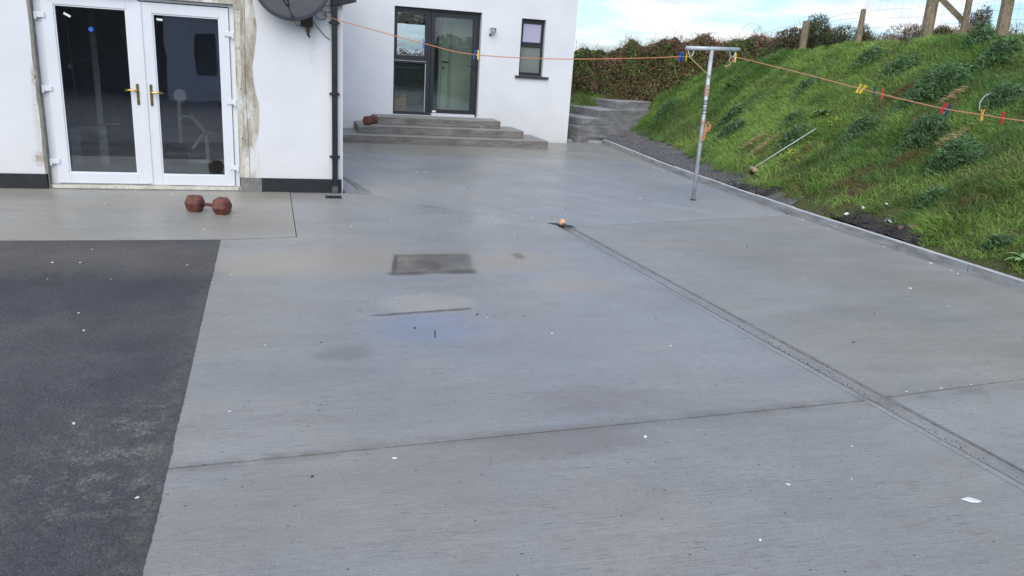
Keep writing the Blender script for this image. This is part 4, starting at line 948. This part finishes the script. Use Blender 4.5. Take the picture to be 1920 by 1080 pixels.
for i, (x, y, s, lb) in enumerate([(6.42, 7.63, .035, 'white round chip on the kerb edge by the black soil'), (6.60, 7.58, .035, 'long white chip on the black soil behind the kerb'), (6.53, 7.04, .026, 'white chip beside the grey blue stone'), (6.78, 7.42, .03, 'white chip in the grass above the black soil')]):
    o = obj('paint_chip', CH[i], None, None, (x, y, Hs(x, y)+.05)); o.scale = (s, s, s); o.rotation_euler = (R(15), R(-20), i); tag(o, lb, 'paint chip')
dk = chip_mesh(60); dk.materials.append(M['dark'])
for i, (x, y) in enumerate([(.17, 4.44), (.07, 2.9), (4.5, 6.7), (3.66, 4.05), (2.5, 5.65), (2.49, 4.67), (1.55, 4.79), (1.23, 4.86), (.45, 5.02), (.76, 4.63), (3.2, 8.6), (4.6, 10.2), (1.6, 10.4), (2.3, 10.0), (5.1, 4.0), (4.3, 4.6)]):
    o = obj('grit', dk, None, None, (x, y, .001)); s = random.uniform(.006, .013); o.scale = (s, s, s); o.rotation_euler = (0, 0, i)
    tag(o, 'tiny dark crumb of grit lying on the concrete', 'grit', 'dark crumbs on the concrete')
tw = tube('twig', [(.86, 4.44, .004), (.88, 4.56, .006)], .003, M['dark'], None, 5); tag(tw, 'thin dark twig lying in the puddle edge', 'twig')
# debris in the channel
bm = bmesh.new()
for k in range(420):
    y = random.choice([random.uniform(1.5, 4.2), random.uniform(3.2, 4.6), random.uniform(-1, 7.4)]); x = chL(y)+random.gauss(.035, .018); r = random.uniform(.001, .0035)
    bmesh.ops.create_icosphere(bm, subdivisions=1, radius=r, matrix=Matrix.Translation((x, y, -.006)))
gd = obj('channel_grit', bm_mesh(bm), simple('wet_grit', (.07, .06, .05), .8, var=.5, sc=40), None); tag(gd, 'loose grit and leaf crumbs lying in the drainage channel', 'grit', kind='stuff')
# gravel stones at the strip: one countless mass
n = 5200; yy = np.random.uniform(8.8, 18.2, n); a = np.where(yy < 16.2, kerbx(np.minimum(yy, 16.2))+.10, 6.1); b = toex(yy)+.15; xx = a+(b-a)*np.random.rand(n); zz = H(xx, yy)+.018
base = np.stack([xx, yy, zz], 1); tet = np.array([[1, 0, -.3], [-.5, .87, -.3], [-.5, -.87, -.3], [0, 0, .9]]); rr = np.random.uniform(.006, .018, n)
Vt = (base[:, None, :]+np.einsum('n,ij->nij', rr, tet)*np.random.uniform(.7, 1.3, (n, 1, 3))).reshape(-1, 3); q = np.arange(n)[:, None]*4
Ft = np.concatenate([q+np.array([[0, 1, 3]]), q+np.array([[1, 2, 3]]), q+np.array([[2, 0, 3]])]); gcol = np.repeat(np.random.uniform(.10, .24, (n, 1))*np.array([[1, .99, .97]]), 4, 0)
gs = obj('gravel', np_mesh('gravel', Vt, Ft, gcol), M['stalk']); tag(gs, 'loose grey gravel between kerb and grass bank', 'gravel', kind='stuff')

# ------------------------------------------------------------------ grass on the bank
BARE = [(7.54, 8.17, .26, .10), (6.60, 8.85, .15, .12), (7.05, 8.40, .36, .16), (6.9, 8.0, .2, .1), (8.9, 9.9, .4, .07), (8.6, 8.7, .35, .07), (7.2, 6.6, .2, .08), (7.6, 13.2, .25, .12), (8.0, 6.2, .25, .1), (7.5, 9.9, .3, .08)]
def bare(x, y):
    m = np.zeros_like(x)
    for cx, cy, rx, ry in BARE:
        d = ((x-cx)/rx)**2+((y-cy)/ry)**2+(fbm(x*9, y*9)-.5)*1.6; m = np.maximum(m, np.clip(1.3-d, 0, 1))
    return m
N = 390000
t = np.random.rand(N)**1.25; yy = 3.6+t*15.2
ta = toex(yy)-.02; tb = crestx(yy)+.7
xx = ta+(tb-ta)*np.random.rand(N)
edge = (xx-ta)
keep = (np.random.rand(N) > bare(xx, yy)*.55) & (edge > .10*fbm(yy*4, xx*2)*2*(np.abs(yy-7.05) > .75)+((np.abs(yy-7.05) <= .75)*(.26*(1-((yy-7.05)/.75)**2)*(.5+fbm(yy*6, xx*5))))) & (fbm(xx*2.6+7, yy*2.6) > .26)
yy2 = np.random.uniform(17.4, 18.9, 16000); xx2 = np.random.uniform(6.3, 8.8, 16000); xx = np.r_[xx[keep], xx2]; yy = np.r_[yy[keep], yy2]; keep = np.ones(len(xx), bool)
inst = (xx > 6.0) & (xx < 9.3) & (yy < 17.0+(xx-6.4)*1.0) & (yy > 16.1) & (xx < 8.75-.0*(yy)) & (yy > 16.5+(xx-6.5)*.6-.2) & (yy < 18.7)
keep &= ~inst
xx = xx[keep]; yy = yy[keep]; N = len(xx); zz = H(xx, yy)-.012
clump = fbm(xx*2.3, yy*2.3); cl2 = vn(xx*6+3, yy*6); hue = fbm(xx*.9+20, yy*.9, 4); 
ln = .86*(.045+.12*np.clip(clump-.28, 0, 1)*1.5+.035*cl2)*np.random.uniform(.6, 1.35, N)
ang = 2*np.pi*fbm(xx*1.6+3, yy*1.6+8)*2+np.random.randn(N)*.7
d = unit(np.stack([-.22+.28*np.cos(ang), .28*np.sin(ang), np.full(N, .85)], 1)+np.random.randn(N, 3)*.34)
bend = np.stack([np.cos(ang)*.30-.25, np.sin(ang)*.30, np.full(N, -.25)], 1)+np.random.randn(N, 3)*.32
c1 = np.array([.185, .350, .078]); c2 = np.array([.36, .53, .135]); c3 = np.array([.125, .245, .085]); cb_ = np.array([.22, .155, .075])
k = np.clip((hue-.36)*4+np.random.randn(N)*.28, 0, 1)[:, None]; col = c1*(1-k)+c2*k
k3 = np.clip((fbm(xx*1.5+40, yy*1.5+4)-.54)*5, 0, .6)[:, None]; col = col*(1-k3)+c3*k3
br_ = (np.random.rand(N) < .05+.30*np.clip(bare(xx, yy)*1.4, 0, 1)+.12*(fbm(xx*1.2+60, yy*1.2) > .60))[:, None]; col = np.where(br_, cb_*np.random.uniform(.6, 1.4, (N, 1)), col)
col = col*np.random.uniform(.7, 1.25, (N, 1))
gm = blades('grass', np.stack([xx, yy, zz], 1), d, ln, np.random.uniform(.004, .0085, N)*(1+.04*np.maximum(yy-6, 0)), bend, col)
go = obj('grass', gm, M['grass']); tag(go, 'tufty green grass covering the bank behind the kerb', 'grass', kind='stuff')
# dead thatch on bare patches
n = 9000; pick = np.random.randint(0, len(BARE), n); B = np.array(BARE)[pick]; xb = B[:, 0]+np.random.randn(n)*B[:, 2]*.6; yb = B[:, 1]+np.random.randn(n)*B[:, 3]*.7
ok = xb > toex(yb)+.02; xb = xb[ok]; yb = yb[ok]; n = len(xb)
dth = rdir(n); dth[:, 2] *= .15; dth = unit(dth)
th = leaves('t', np.stack([xb, yb, H(xb, yb)+np.random.uniform(.005, .03, n)], 1), dth, np.random.uniform(.04, .12, n), np.random.uniform(.003, .006, n), np.random.uniform(.4, 1.3, (n, 1))*np.array([[.26, .185, .10]]))
for (sx, sy, lb) in ((7.52, 11.45, 'upper pale straw tuft on the bank right of the pole'), (7.45, 11.05, 'lower pale straw tuft on the bank right of the pole'), (8.08, 7.95, 'small straw tuft on the bank under the tilted red and blue pegs'), (8.9, 8.9, 'small straw tuft high on the bank above the pegs')):
    n = 260; px_ = np.random.randn(n)*.11; py_ = np.random.randn(n)*.04; d1 = rdir(n); d1[:, 2] = np.abs(d1[:, 2])*.25; z_ = Hs(sx, sy)
    e = obj('straw_tuft', leaves('s', np.stack([px_, py_, H(sx+px_, sy+py_)-z_+np.random.uniform(.05, .10, n)], 1), unit(d1), np.random.uniform(.06, .14, n), np.random.uniform(.005, .009, n), np.random.uniform(.6, 1.25, (n, 1))*np.array([[.52, .42, .22]])), M['stalk'], None, (sx, sy, z_)); tag(e, lb, 'straw')
to = obj('dead_thatch', th, M['stalk']); tag(to, 'brown dead grass lying on the thin patches of the bank', 'dead grass', kind='stuff')

# weeds
def weed(x, y, r, h, n, label, kind='thistle', grp=None):
    z = Hs(x, y); e = empty('weed_clump', (x, y, z), label, 'weed')
    a = np.random.rand(n)*2*np.pi; q = np.sqrt(np.random.rand(n))*r*(1+.3*np.sin(a*3+x*7)); hx_ = q*np.cos(a); hy_ = q*np.sin(a)*.8
    top = h*np.clip(1-(q/r)**2*.95, .05, 1)*(.7+.6*vn(hx_*14+x*9, hy_*14)); t = np.random.rand(n)**.6
    P = np.stack([hx_, hy_, H(x+hx_, y+hy_)-z+top*t], 1)
    dd = unit(np.stack([np.cos(a)*.8, np.sin(a)*.8, np.random.uniform(-.25, .8, n)], 1)+np.random.randn(n, 3)*.45)
    base = np.array([[.110, .210, .080]])
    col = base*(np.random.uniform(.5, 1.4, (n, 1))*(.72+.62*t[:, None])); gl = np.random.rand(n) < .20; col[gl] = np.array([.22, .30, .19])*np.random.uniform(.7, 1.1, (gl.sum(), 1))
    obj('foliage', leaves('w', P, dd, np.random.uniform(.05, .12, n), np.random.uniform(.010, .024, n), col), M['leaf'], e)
    m = 26; aa = np.random.rand(m)*2*np.pi; bm = bmesh.new()
    for k in range(m):
        rr_ = random.random()*r*.7; tube_bm(bm, [(rr_*.3*math.cos(aa[k]), rr_*.3*math.sin(aa[k]), 0), (rr_*math.cos(aa[k]), rr_*math.sin(aa[k])*.8, h*.8)], .004, 3)
    obj('stems', bm_mesh(bm), simple('weed_stem', (.05, .09, .03), .7, bump=0) if 'wst' not in M else M['wst'], e)
M['wst'] = simple('weed_stem', (.05, .09, .03), .7, bump=0)
for a in [(9.05, 9.35, .62, .22, 3400, 'large dark thistle clump high on the bank above the single red peg'), (9.75, 9.15, .40, .20, 1700, 'thistle clump just under the crest by the right photo edge'),
          (8.80, 8.05, .34, .17, 1600, 'thistle clump right of the curved hose'), (8.05, 8.40, .42, .20, 2200, 'thistle clump directly under the tilted red and blue pegs'),
          (7.95, 9.50, .36, .16, 1500, 'dark weed clump below the crossed yellow pegs'), (7.72, 7.55, .42, .20, 2400, 'thistle clump below the amber peg, nearest large one to the kerb'),
          (7.62, 10.55, .34, .15, 1300, 'dark weed clump beside the broom handle end'), (9.35, 10.6, .45, .16, 1600, 'low weed clump on upper bank below the tall strainer post'),
          (7.75, 12.6, .38, .15, 1300, 'dark weed patch on the bank right behind the pole'), (8.3, 13.6, .40, .16, 1200, 'weed patch behind the upper part of the pole'),
          (6.62, 5.72, .16, .10, 600, 'small leafy weed at the kerb near the right photo edge'), (8.9, 12.2, .35, .13, 900, 'weed patch at mid bank right of the pole'), (7.1, 7.1, .22, .09, 700, 'low dark weed patch above the black soil'),
          (8.35, 16.35, .45, .22, 1300, 'dark weed mass beside the garden stairs'), (8.6, 7.0, .40, .16, 1700, 'weed clump by the right photo edge below the hose'), (9.6, 11.6, .35, .14, 800, 'weed clump near the fence stake'),
          (10.0, 9.8, .35, .24, 1200, 'tall weeds on the crest between the two thick fence posts'), (8.0, 11.2, .3, .12, 700, 'weed patch beyond the end of the broom handle')]: weed(a[0], a[1], a[2]*.82, a[3]*1.45, int(a[4]*.9), a[5])
def dock(x, y, n, L_, label):
    z = Hs(x, y); e = empty('dock_plant', (x, y, z+.07), label, 'dock plant')
    for k in range(n):
        a = random.uniform(0, 6.28); up = random.uniform(.25, 1.0); l = L_*random.uniform(.6, 1.15); w = l*.36; bm = bmesh.new(); rows = []
        dv = Vector((math.cos(a)*1.0, math.sin(a), up)).normalized(); sv = Vector((-math.sin(a), math.cos(a), 0))
        for j in range(6):
            t = j/5; ww = w*.5*math.sin(math.pi*min(1, .08+t*.92))**.7; p = dv*l*t+Vector((0, 0, -.45*l*t*t))
            rows.append([bm.verts.new(p-sv*ww+Vector((0, 0, ww*.3))), bm.verts.new(p), bm.verts.new(p+sv*ww+Vector((0, 0, ww*.3)))])
        for j in range(5):
            for q in range(2): bm.faces.new((rows[j][q], rows[j][q+1], rows[j+1][q+1], rows[j+1][q]))
        obj('leaf', bm_mesh(bm), M['dock'], e, smooth=True)
M['dock'] = simple('dock_leaf', (.19, .31, .11), .45, var=.35, sc=12, bump=.2)
dock(8.20, 10.70, 20, .20, 'broad leaved dock plant in mid bank above the broom handle'); dock(9.05, 14.9, 16, .24, 'broad leaved dock at the upper left of the bank behind the pole')
dock(9.3, 15.15, 10, .22, 'second dock right behind the first by the hedge end'); dock(6.47, 5.28, 10, .17, 'broad leaved dock behind the kerb at the right photo edge'); dock(7.55, 12.75, 9, .12, 'small dock low on the bank left of the pole'); dock(9.9, 13.2, 8, .15, 'small dock near the crest below the first fence post')
def flowers(x, y, n, r, label):
    bm = bmesh.new()
    for k in range(n):
        a = random.random()*6.28; q = random.random()*r; p = Vector((x+q*math.cos(a), y+q*math.sin(a), 0)); p.z = Hs(p.x, p.y)+random.uniform(.07, .15); bmesh.ops.create_icosphere(bm, subdivisions=1, radius=random.uniform(.008, .016), matrix=Matrix.Translation(p) @ Matrix.Scale(.5, 4, (0, 0, 1)))
    tag(obj('wild_flowers', bm_mesh(bm), simple('yellow_petals', (.75, .62, .05), .6, bump=0)), label, 'flowers', kind='stuff')
flowers(8.05, 10.2, 12, .10, 'yellow wild flowers near the end of the broom handle'); flowers(7.2, 10.0, 14, .2, 'yellow wild flowers under the broom handle')

# ------------------------------------------------------------------ fence
fe = empty('wire_fence', (10.5, 11, 2.3), 'stock fence of round timber posts and wire netting along the crest of the bank', 'fence')
FO = Vector((10.5, 11, 2.3))
def post(name, b, tp, r, label=None, seg=10):
    b = Vector(b); tp = Vector(tp); pts = [b.lerp(tp, k/5)+Vector((random.uniform(-1, 1), random.uniform(-1, 1), 0))*r*.06-FO for k in range(6)]
    rr = [r*1.08, r*1.0, r*1.02, r*.98, r*1.0, r*.93]
    o = tube(name, pts, rr, M['timber'], fe, seg, smooth=False)
    if label: o['label'] = label
post('post', (10.12, 14.20, 1.7), (10.20, 14.32, 2.79), .075, 'short round post at the left end of the fence')
post('post', (10.02, 12.45, 1.9), (10.30, 12.80, 2.96), .052)
post('strainer_post', (10.40, 11.24, 1.9), (10.62, 11.53, 3.55), .098)
post('post', (10.60, 10.68, 1.9), (10.78, 10.92, 3.6), .052)
post('strainer_post', (10.58, 9.92, 1.9), (10.74, 10.15, 3.6), .090)
post('post', (10.75, 8.2, 1.9), (10.80, 8.3, 3.4), .05); post('post', (10.9, 6.3, 1.9), (10.9, 6.3, 3.45), .05)
bm = bmesh.new(); a = Vector((10.60, 11.40, 3.16))-FO; b = Vector((11.02, 10.88, 2.58))-FO+Vector((.05, -.06, -.07)); dd = (b-a); mt = Matrix.Translation(a) @ dd.to_track_quat('X', 'Z').to_matrix().to_4x4()
abox(bm, 0, dd.length, -.035, .035, -.045, .045, mt); obj('brace', bm_mesh(bm, 'brace', .004), M['timber'], fe)
FP = [(10.12, 18.0), (10.16, 14.26), (10.16, 12.6), (10.50, 11.38), (10.66, 10.78), (10.66, 10.02), (10.78, 8.25), (10.9, 6.3)]
def fpt(s):
    s = min(max(s, 0), len(FP)-1.001); i = int(s); t = s-i; return Vector((FP[i][0]*(1-t)+FP[i+1][0]*t, FP[i][1]*(1-t)+FP[i+1][1]*t, 0))
Ls = [0]
for a, b in zip(FP, FP[1:]): Ls.append(Ls[-1]+math.dist(a, b))
def fat(l): return fpt(float(np.interp(l, Ls, range(len(FP)))))
gz = lambda p: float(crestz(p.y))+.02
for h, nm in ((.12, 'net_wire'), (.27, 'net_wire'), (.42, 'net_wire'), (.57, 'net_wire'), (.72, 'net_wire'), (.87, 'barbed_wire'), (1.05, 'barbed_wire')):
    pts = []
    for k in range(70):
        l = Ls[1]*.4+(Ls[-1]-Ls[1]*.4)*k/69; p = fat(l); pts.append(Vector((p.x, p.y, gz(p)+h*(.55 if l < Ls[2] and h > .5 else 1)+.01*math.sin(k*.9)))-FO)
    tube(nm, pts, .0016 if nm[0] == 'n' else .0026, M['wire'], fe, 4)
bm = bmesh.new(); l = Ls[1]
while l < Ls[-1]:
    p = fat(l); q = Vector((p.x, p.y, gz(p)))-FO; tube_bm(bm, [q+Vector((0, 0, .02)), q+Vector((0, 0, .5 if l < Ls[2] else .73))], .0013, 3, False); l += .15
nv = obj('net_vertical', bm_mesh(bm), M['wire'], fe); nv['kind'] = 'stuff'

# ------------------------------------------------------------------ hedge, gorse, brown scrub
def hedge(name, path, n, label, lsz=1., base_z=None, brown=.5, cat='hedge', hw=.75):
    """path rows: x, y, top z, base z"""
    P = np.array(path); seg = np.r_[0, np.cumsum(np.linalg.norm(np.diff(P[:, :2], axis=0), axis=1))]
    e = empty(name, (P[0, 0], P[0, 1], P[0, 3]), label, cat); O = np.array([P[0, 0], P[0, 1], P[0, 3]])
    def sample(n):
        l = np.random.rand(n)*seg[-1]; x = np.interp(l, seg, P[:, 0]); y = np.interp(l, seg, P[:, 1]); tp = np.interp(l, seg, P[:, 2]); bs = np.interp(l, seg, P[:, 3])
        i = np.clip(np.searchsorted(seg, l)-1, 0, len(P)-2); t = P[i+1, :2]-P[i, :2]; t = t/np.linalg.norm(t, axis=1)[:, None]; nrm = np.stack([t[:, 1], -t[:, 0]], 1)
        tp = tp+(fbm(l*2.3+3, l*0+1, 4)-.5)*.42
        a = np.random.rand(n)*np.pi*1.0; sh = np.minimum(1+np.random.randn(n)*.10-.09, 1.02)
        lump = 1+.8*(fbm(l*2.4, a*2.6)-.5)
        off = np.cos(a)*hw*sh*lump*(1-.25*np.random.rand(n)*(np.random.rand(n) < .3)); hh = bs+(tp-bs)*np.sin(a)**.6*sh*np.where(np.sin(a) > .8, 1, lump)
        Q = np.stack([x+nrm[:, 0]*off, y+nrm[:, 1]*off, hh], 1)
        out_ = np.stack([nrm[:, 0]*np.cos(a), nrm[:, 1]*np.cos(a), np.sin(a)], 1); return l, a, Q, out_
    # inner mound
    m, k = 80, 13; ls = np.linspace(0, seg[-1], m); V = []
    for l in ls:
        x = np.interp(l, seg, P[:, 0]); y = np.interp(l, seg, P[:, 1]); tp = np.interp(l, seg, P[:, 2])+float((fbm(np.array([l*2.3+3]), np.array([1.]), 4)-.5)[0])*.42; bs = np.interp(l, seg, P[:, 3])
        i = int(np.clip(np.searchsorted(seg, l)-1, 0, len(P)-2)); t = P[i+1, :2]-P[i, :2]; t = t/np.linalg.norm(t)
        for q in range(k):
            a = math.pi*q/(k-1); r = .80+.10*random.random(); V.append((x+t[1]*math.cos(a)*hw*r-O[0], y-t[0]*math.cos(a)*hw*r-O[1], bs-.3+(tp-bs+.25)*max(0, math.sin(a))**.6*r*.98-O[2]))
    ii = (np.arange(m-1)[:, None]*k+np.arange(k-1)[None]).ravel(); obj('hedge_bank', np_mesh('hb', np.array(V), np.stack([ii, ii+1, ii+k+1, ii+k], 1)), M['hedgecore'], e)
    l, a, Q, o_ = sample(n); bn = fbm(l*.9+9, a*1.3, 3); isb = np.clip((bn-(.62-brown*.16))*12+.5, 0, 1)
    lowg = np.clip((.74-np.sin(a)+.5*(fbm(l*2+1, a*2)-.5))*5, 0, 1)
    g1 = np.array([.065, .105, .038]); g2 = np.array([.20, .26, .085]); b1 = np.array([.18, .115, .07]); b2 = np.array([.44, .31, .19])
    r1 = np.random.rand(n, 1); gcol = (g1*(1-r1)+g2*r1)*(1+.7*lowg[:, None]*np.array([[.6, 1., .5]])); bcol = b1*(1-r1)+b2*r1; pick = (np.random.rand(n) < isb*(1-.6*lowg))[:, None]
    col = np.where(pick, bcol, gcol)*np.random.uniform(.5, 1.3, (n, 1))
    dd = unit(o_*.6+np.random.randn(n, 3)*.8-np.array([0, 0, .1]))
    obj('foliage', leaves('hf', Q-O, dd, np.random.uniform(.035, .085, n)*lsz, np.random.uniform(.018, .045, n)*lsz, col), M['leaf'], e)
    m = n//5; l, a, Q, o_ = sample(m); bn = fbm(l*1.1+9, a*1.6, 3); ok = np.random.rand(m) < np.clip((bn-.35)*4, .08, 1); Q = Q[ok]; o_ = o_[ok]; m = len(Q)
    dd = unit(o_*.9+np.random.randn(m, 3)*.6); ln = np.random.uniform(.15, .60, m)*lsz
    colr = np.random.uniform(.45, 1.4, (m, 1))*np.array([[.27, .165, .10]])
    obj('dry_stalks', blades('ds', Q-O, dd, ln, np.random.uniform(.005, .011, m), np.stack([np.random.randn(m)*.3, np.random.randn(m)*.3, -np.random.uniform(.3, 1.1, m)], 1), colr), M['stalk'], e)
    return e, O
M['hedgecore'] = soil_mat('hedge_core', (.035, .034, .018), (.085, .062, .036))
hedge('hedgerow', [(5.9, 21.2, 2.0, .6), (6.75, 19.2, 1.80, .6), (7.5, 18.95, 1.98, .65), (8.2, 18.9, 2.15, .72), (9.0, 18.6, 2.28, .85), (9.7, 18.2, 2.36, 1.1), (10.5, 17.7, 2.40, 1.3), (11.2, 16.9, 2.44, 1.6), (11.7, 15.9, 2.45, 1.8)], 95000, 'tangled hedge of bramble and brown bracken behind the house corner and bank', brown=.75)
hedge('hedgerow', [(-4, 24.5, 1.4, .3), (1, 24.0, 1.55, .3), (3.8, 23.8, 1.7, .3), (6.0, 22.6, 1.7, .4)], 22000, 'green hedge seen through the rear window behind the house', 1.0, brown=.3)
# arching bramble canes against the sky
bm = bmesh.new()
for (x, y, z, dx, hh) in [(10.6, 17.5, 2.45, .55, .42), (11.2, 16.7, 2.5, .5, .3), (9.4, 18.3, 2.4, -.35, .25), (10.0, 17.9, 2.4, .3, .22), (11.5, 16.2, 2.5, .3, .45), (11.0, 17.0, 2.5, -.25, .3), (11.35, 16.4, 2.45, .12, .5), (10.8, 17.2, 2.45, .2, .3)]:
    tube_bm(bm, catmull([(x, y, z-.2), (x+dx*.2, y, z+hh*.7), (x+dx*.6, y-.05, z+hh), (x+dx, y-.1, z+hh*.8)], 5), .0032, 4)
tag(obj('bramble_canes', bm_mesh(bm), M['brownmetal']), 'thin arching bramble canes standing above the hedge against the sky', 'bramble')

def bush(x, y, z, rx, ry, h, n, label, gorse=True, flower=0., brown=.0, cat='gorse bush', name='gorse_bush', lob=5):
    e = empty(name, (x, y, z), label, cat); rs = np.random.RandomState(int(x*97+y*31) % 9999)
    lc = np.stack([rs.uniform(-.6, .6, lob)*rx, rs.uniform(-.6, .6, lob)*ry, rs.uniform(.35, .8, lob)*h], 1); lr = rs.uniform(.35, .6, lob)
    w = rs.randint(0, lob, n); v = unit(rs.randn(n, 3)); rad = (rs.rand(n)**.35)
    S_ = np.stack([lr[w]*rx, lr[w]*ry, lr[w]*h*.65], 1); Q = lc[w]+v*S_*rad[:, None]*(1+.25*(vn(v[:, 0]*5+w*3, v[:, 2]*5)-.5))[:, None]
    Q[:, 2] = np.maximum(Q[:, 2], .0)
    g1 = np.array([.045, .065, .025]); g2 = np.array([.12, .155, .045]); b1 = np.array([.17, .115, .08]); b2 = np.array([.40, .28, .19]); r1 = rs.rand(n, 1)
    isb = (rs.rand(n, 1) < brown+.12); col = np.where(isb, b1*(1-r1)+b2*r1, g1*(1-r1)+g2*r1)*rs.uniform(.6, 1.3, (n, 1))
    dd = unit(v*.9+rs.randn(n, 3)*.5+np.array([0, 0, .4]))
    obj('foliage', leaves('b', Q, dd, rs.uniform(.04, .11, n), rs.uniform(.006, .016, n) if gorse else rs.uniform(.02, .04, n), col), M['leaf'], e)
    bm = bmesh.new()
    for k in range(lob): tube_bm(bm, [(0, 0, -.2), tuple(lc[k]*.6), tuple(lc[k]+np.array([0, 0, lr[k]*h*.4]))], [.03, .02, .008], 5)
    obj('trunk', bm_mesh(bm), M['brownmetal'], e)
    if flower:
        m = int(n*flower); q = rs.choice(n, m, replace=False); ww = vn(Q[q, 0]*5+3, Q[q, 2]*5+8) > .52; q = q[ww]; m = len(q)
        fc = np.array([[.80, .50, .03]])*rs.uniform(.6, 1.2, (m, 1)); obj('flowers', leaves('f', Q[q]*1.03, rdir(m), rs.uniform(.015, .03, m), rs.uniform(.012, .025, m), fc), M['leaf'], e)
bush(11.30, 15.5, 1.9, .36, .34, 1.06, 7000, 'tall rounded gorse bush beside the short left fence post', flower=.10)
bush(11.62, 14.8, 1.9, .62, .45, .84, 8000, 'wide gorse bush with yellow flowers between the first two posts', flower=.30)
bush(11.1, 13.4, 1.95, .35, .3, .78, 3000, 'small orange flowered gorse right of the thin stake', flower=.35, brown=.3)
bush(11.55, 13.0, 1.95, .75, .4, .78, 6000, 'brown heathy gorse clump left of the tall strainer post', flower=.03, brown=.75)
bush(11.5, 12.1, 2.0, .45, .4, .85, 5000, 'gorse bush right behind the tall strainer post', flower=.12, brown=.4)
bush(12.5, 12.4, 2.0, .50, .45, 1.18, 6000, 'dark spiky gorse bush between thin post and right strainer', flower=.02, brown=.35)
bush(12.9, 11.4, 2.0, .8, .5, .95, 5000, 'brown bush at the right photo edge beyond the fence', brown=.8)
bush(11.9, 12.7, 2.0, .9, .5, .76, 6000, 'low brown scrub beyond the fence between the strainer posts', brown=.9)
bush(11.2, 15.9, 1.85, .8, .5, .85, 7000, 'dark bramble thicket left of the short fence post', gorse=False, brown=.45, cat='bramble', name='bramble_bush')
bush(12.6, 10.2, 2.0, .8, .6, .9, 4000, 'brown scrub beyond the right strainer post', brown=.8)
bush(12.9, 12.3, 2.0, .9, .5, .85, 7000, 'broad brown bracken scrub behind the brace of the fence', brown=.85)
bush(12.2, 14.0, 1.9, 1.0, .6, .88, 5000, 'low brown scrub behind the thin stake', brown=.85)

# ------------------------------------------------------------------ what the glass reflects: bungalow and hedge behind the camera
wb = empty('white_outbuilding', (-3.2, -5, 0), 'low white outbuilding behind the viewer, seen only mirrored in the right door glass', 'outbuilding')
boxes('wall', [(0, .73, -.2, 0, 0, 2.3), (1.30, 4.2, -.2, 0, 0, 2.3), (.73, 1.30, -.2, 0, 0, .65), (.73, 1.30, -.2, 0, 1.85, 2.3), (0, 4.2, -5, -.202, 0, 2.3)], M['renderB'], wb)
boxes('window', [(.73, 1.30, -.18, -.12, .65, 1.85)], M['gymdark'], wb)
prism('roof', [(-.2, .2), (4.4, .2), (4.4, -5.2), (-.2, -5.2)], 2.302, 2.42, M['slate'], wb)
boxes('ridge', [(-.15, 4.35, -3.4, -1.6, 2.422, 3.1)], M['slate'], wb)
hedge('hedgerow', [(-14, -9, 3.4, -.1), (-7, -7.5, 3.6, -.1), (-3.4, -6.8, 3.2, -.1)], 9000, 'tall dark hedge left of the outbuilding behind the viewer', 2.2, brown=.2)
hedge('hedgerow', [(1.2, -9, 2.3, -.1), (5, -9, 2.5, -.1), (13, -8, 2.6, -.1)], 9000, 'hedge right of the outbuilding behind the viewer', 2.2, brown=.2)
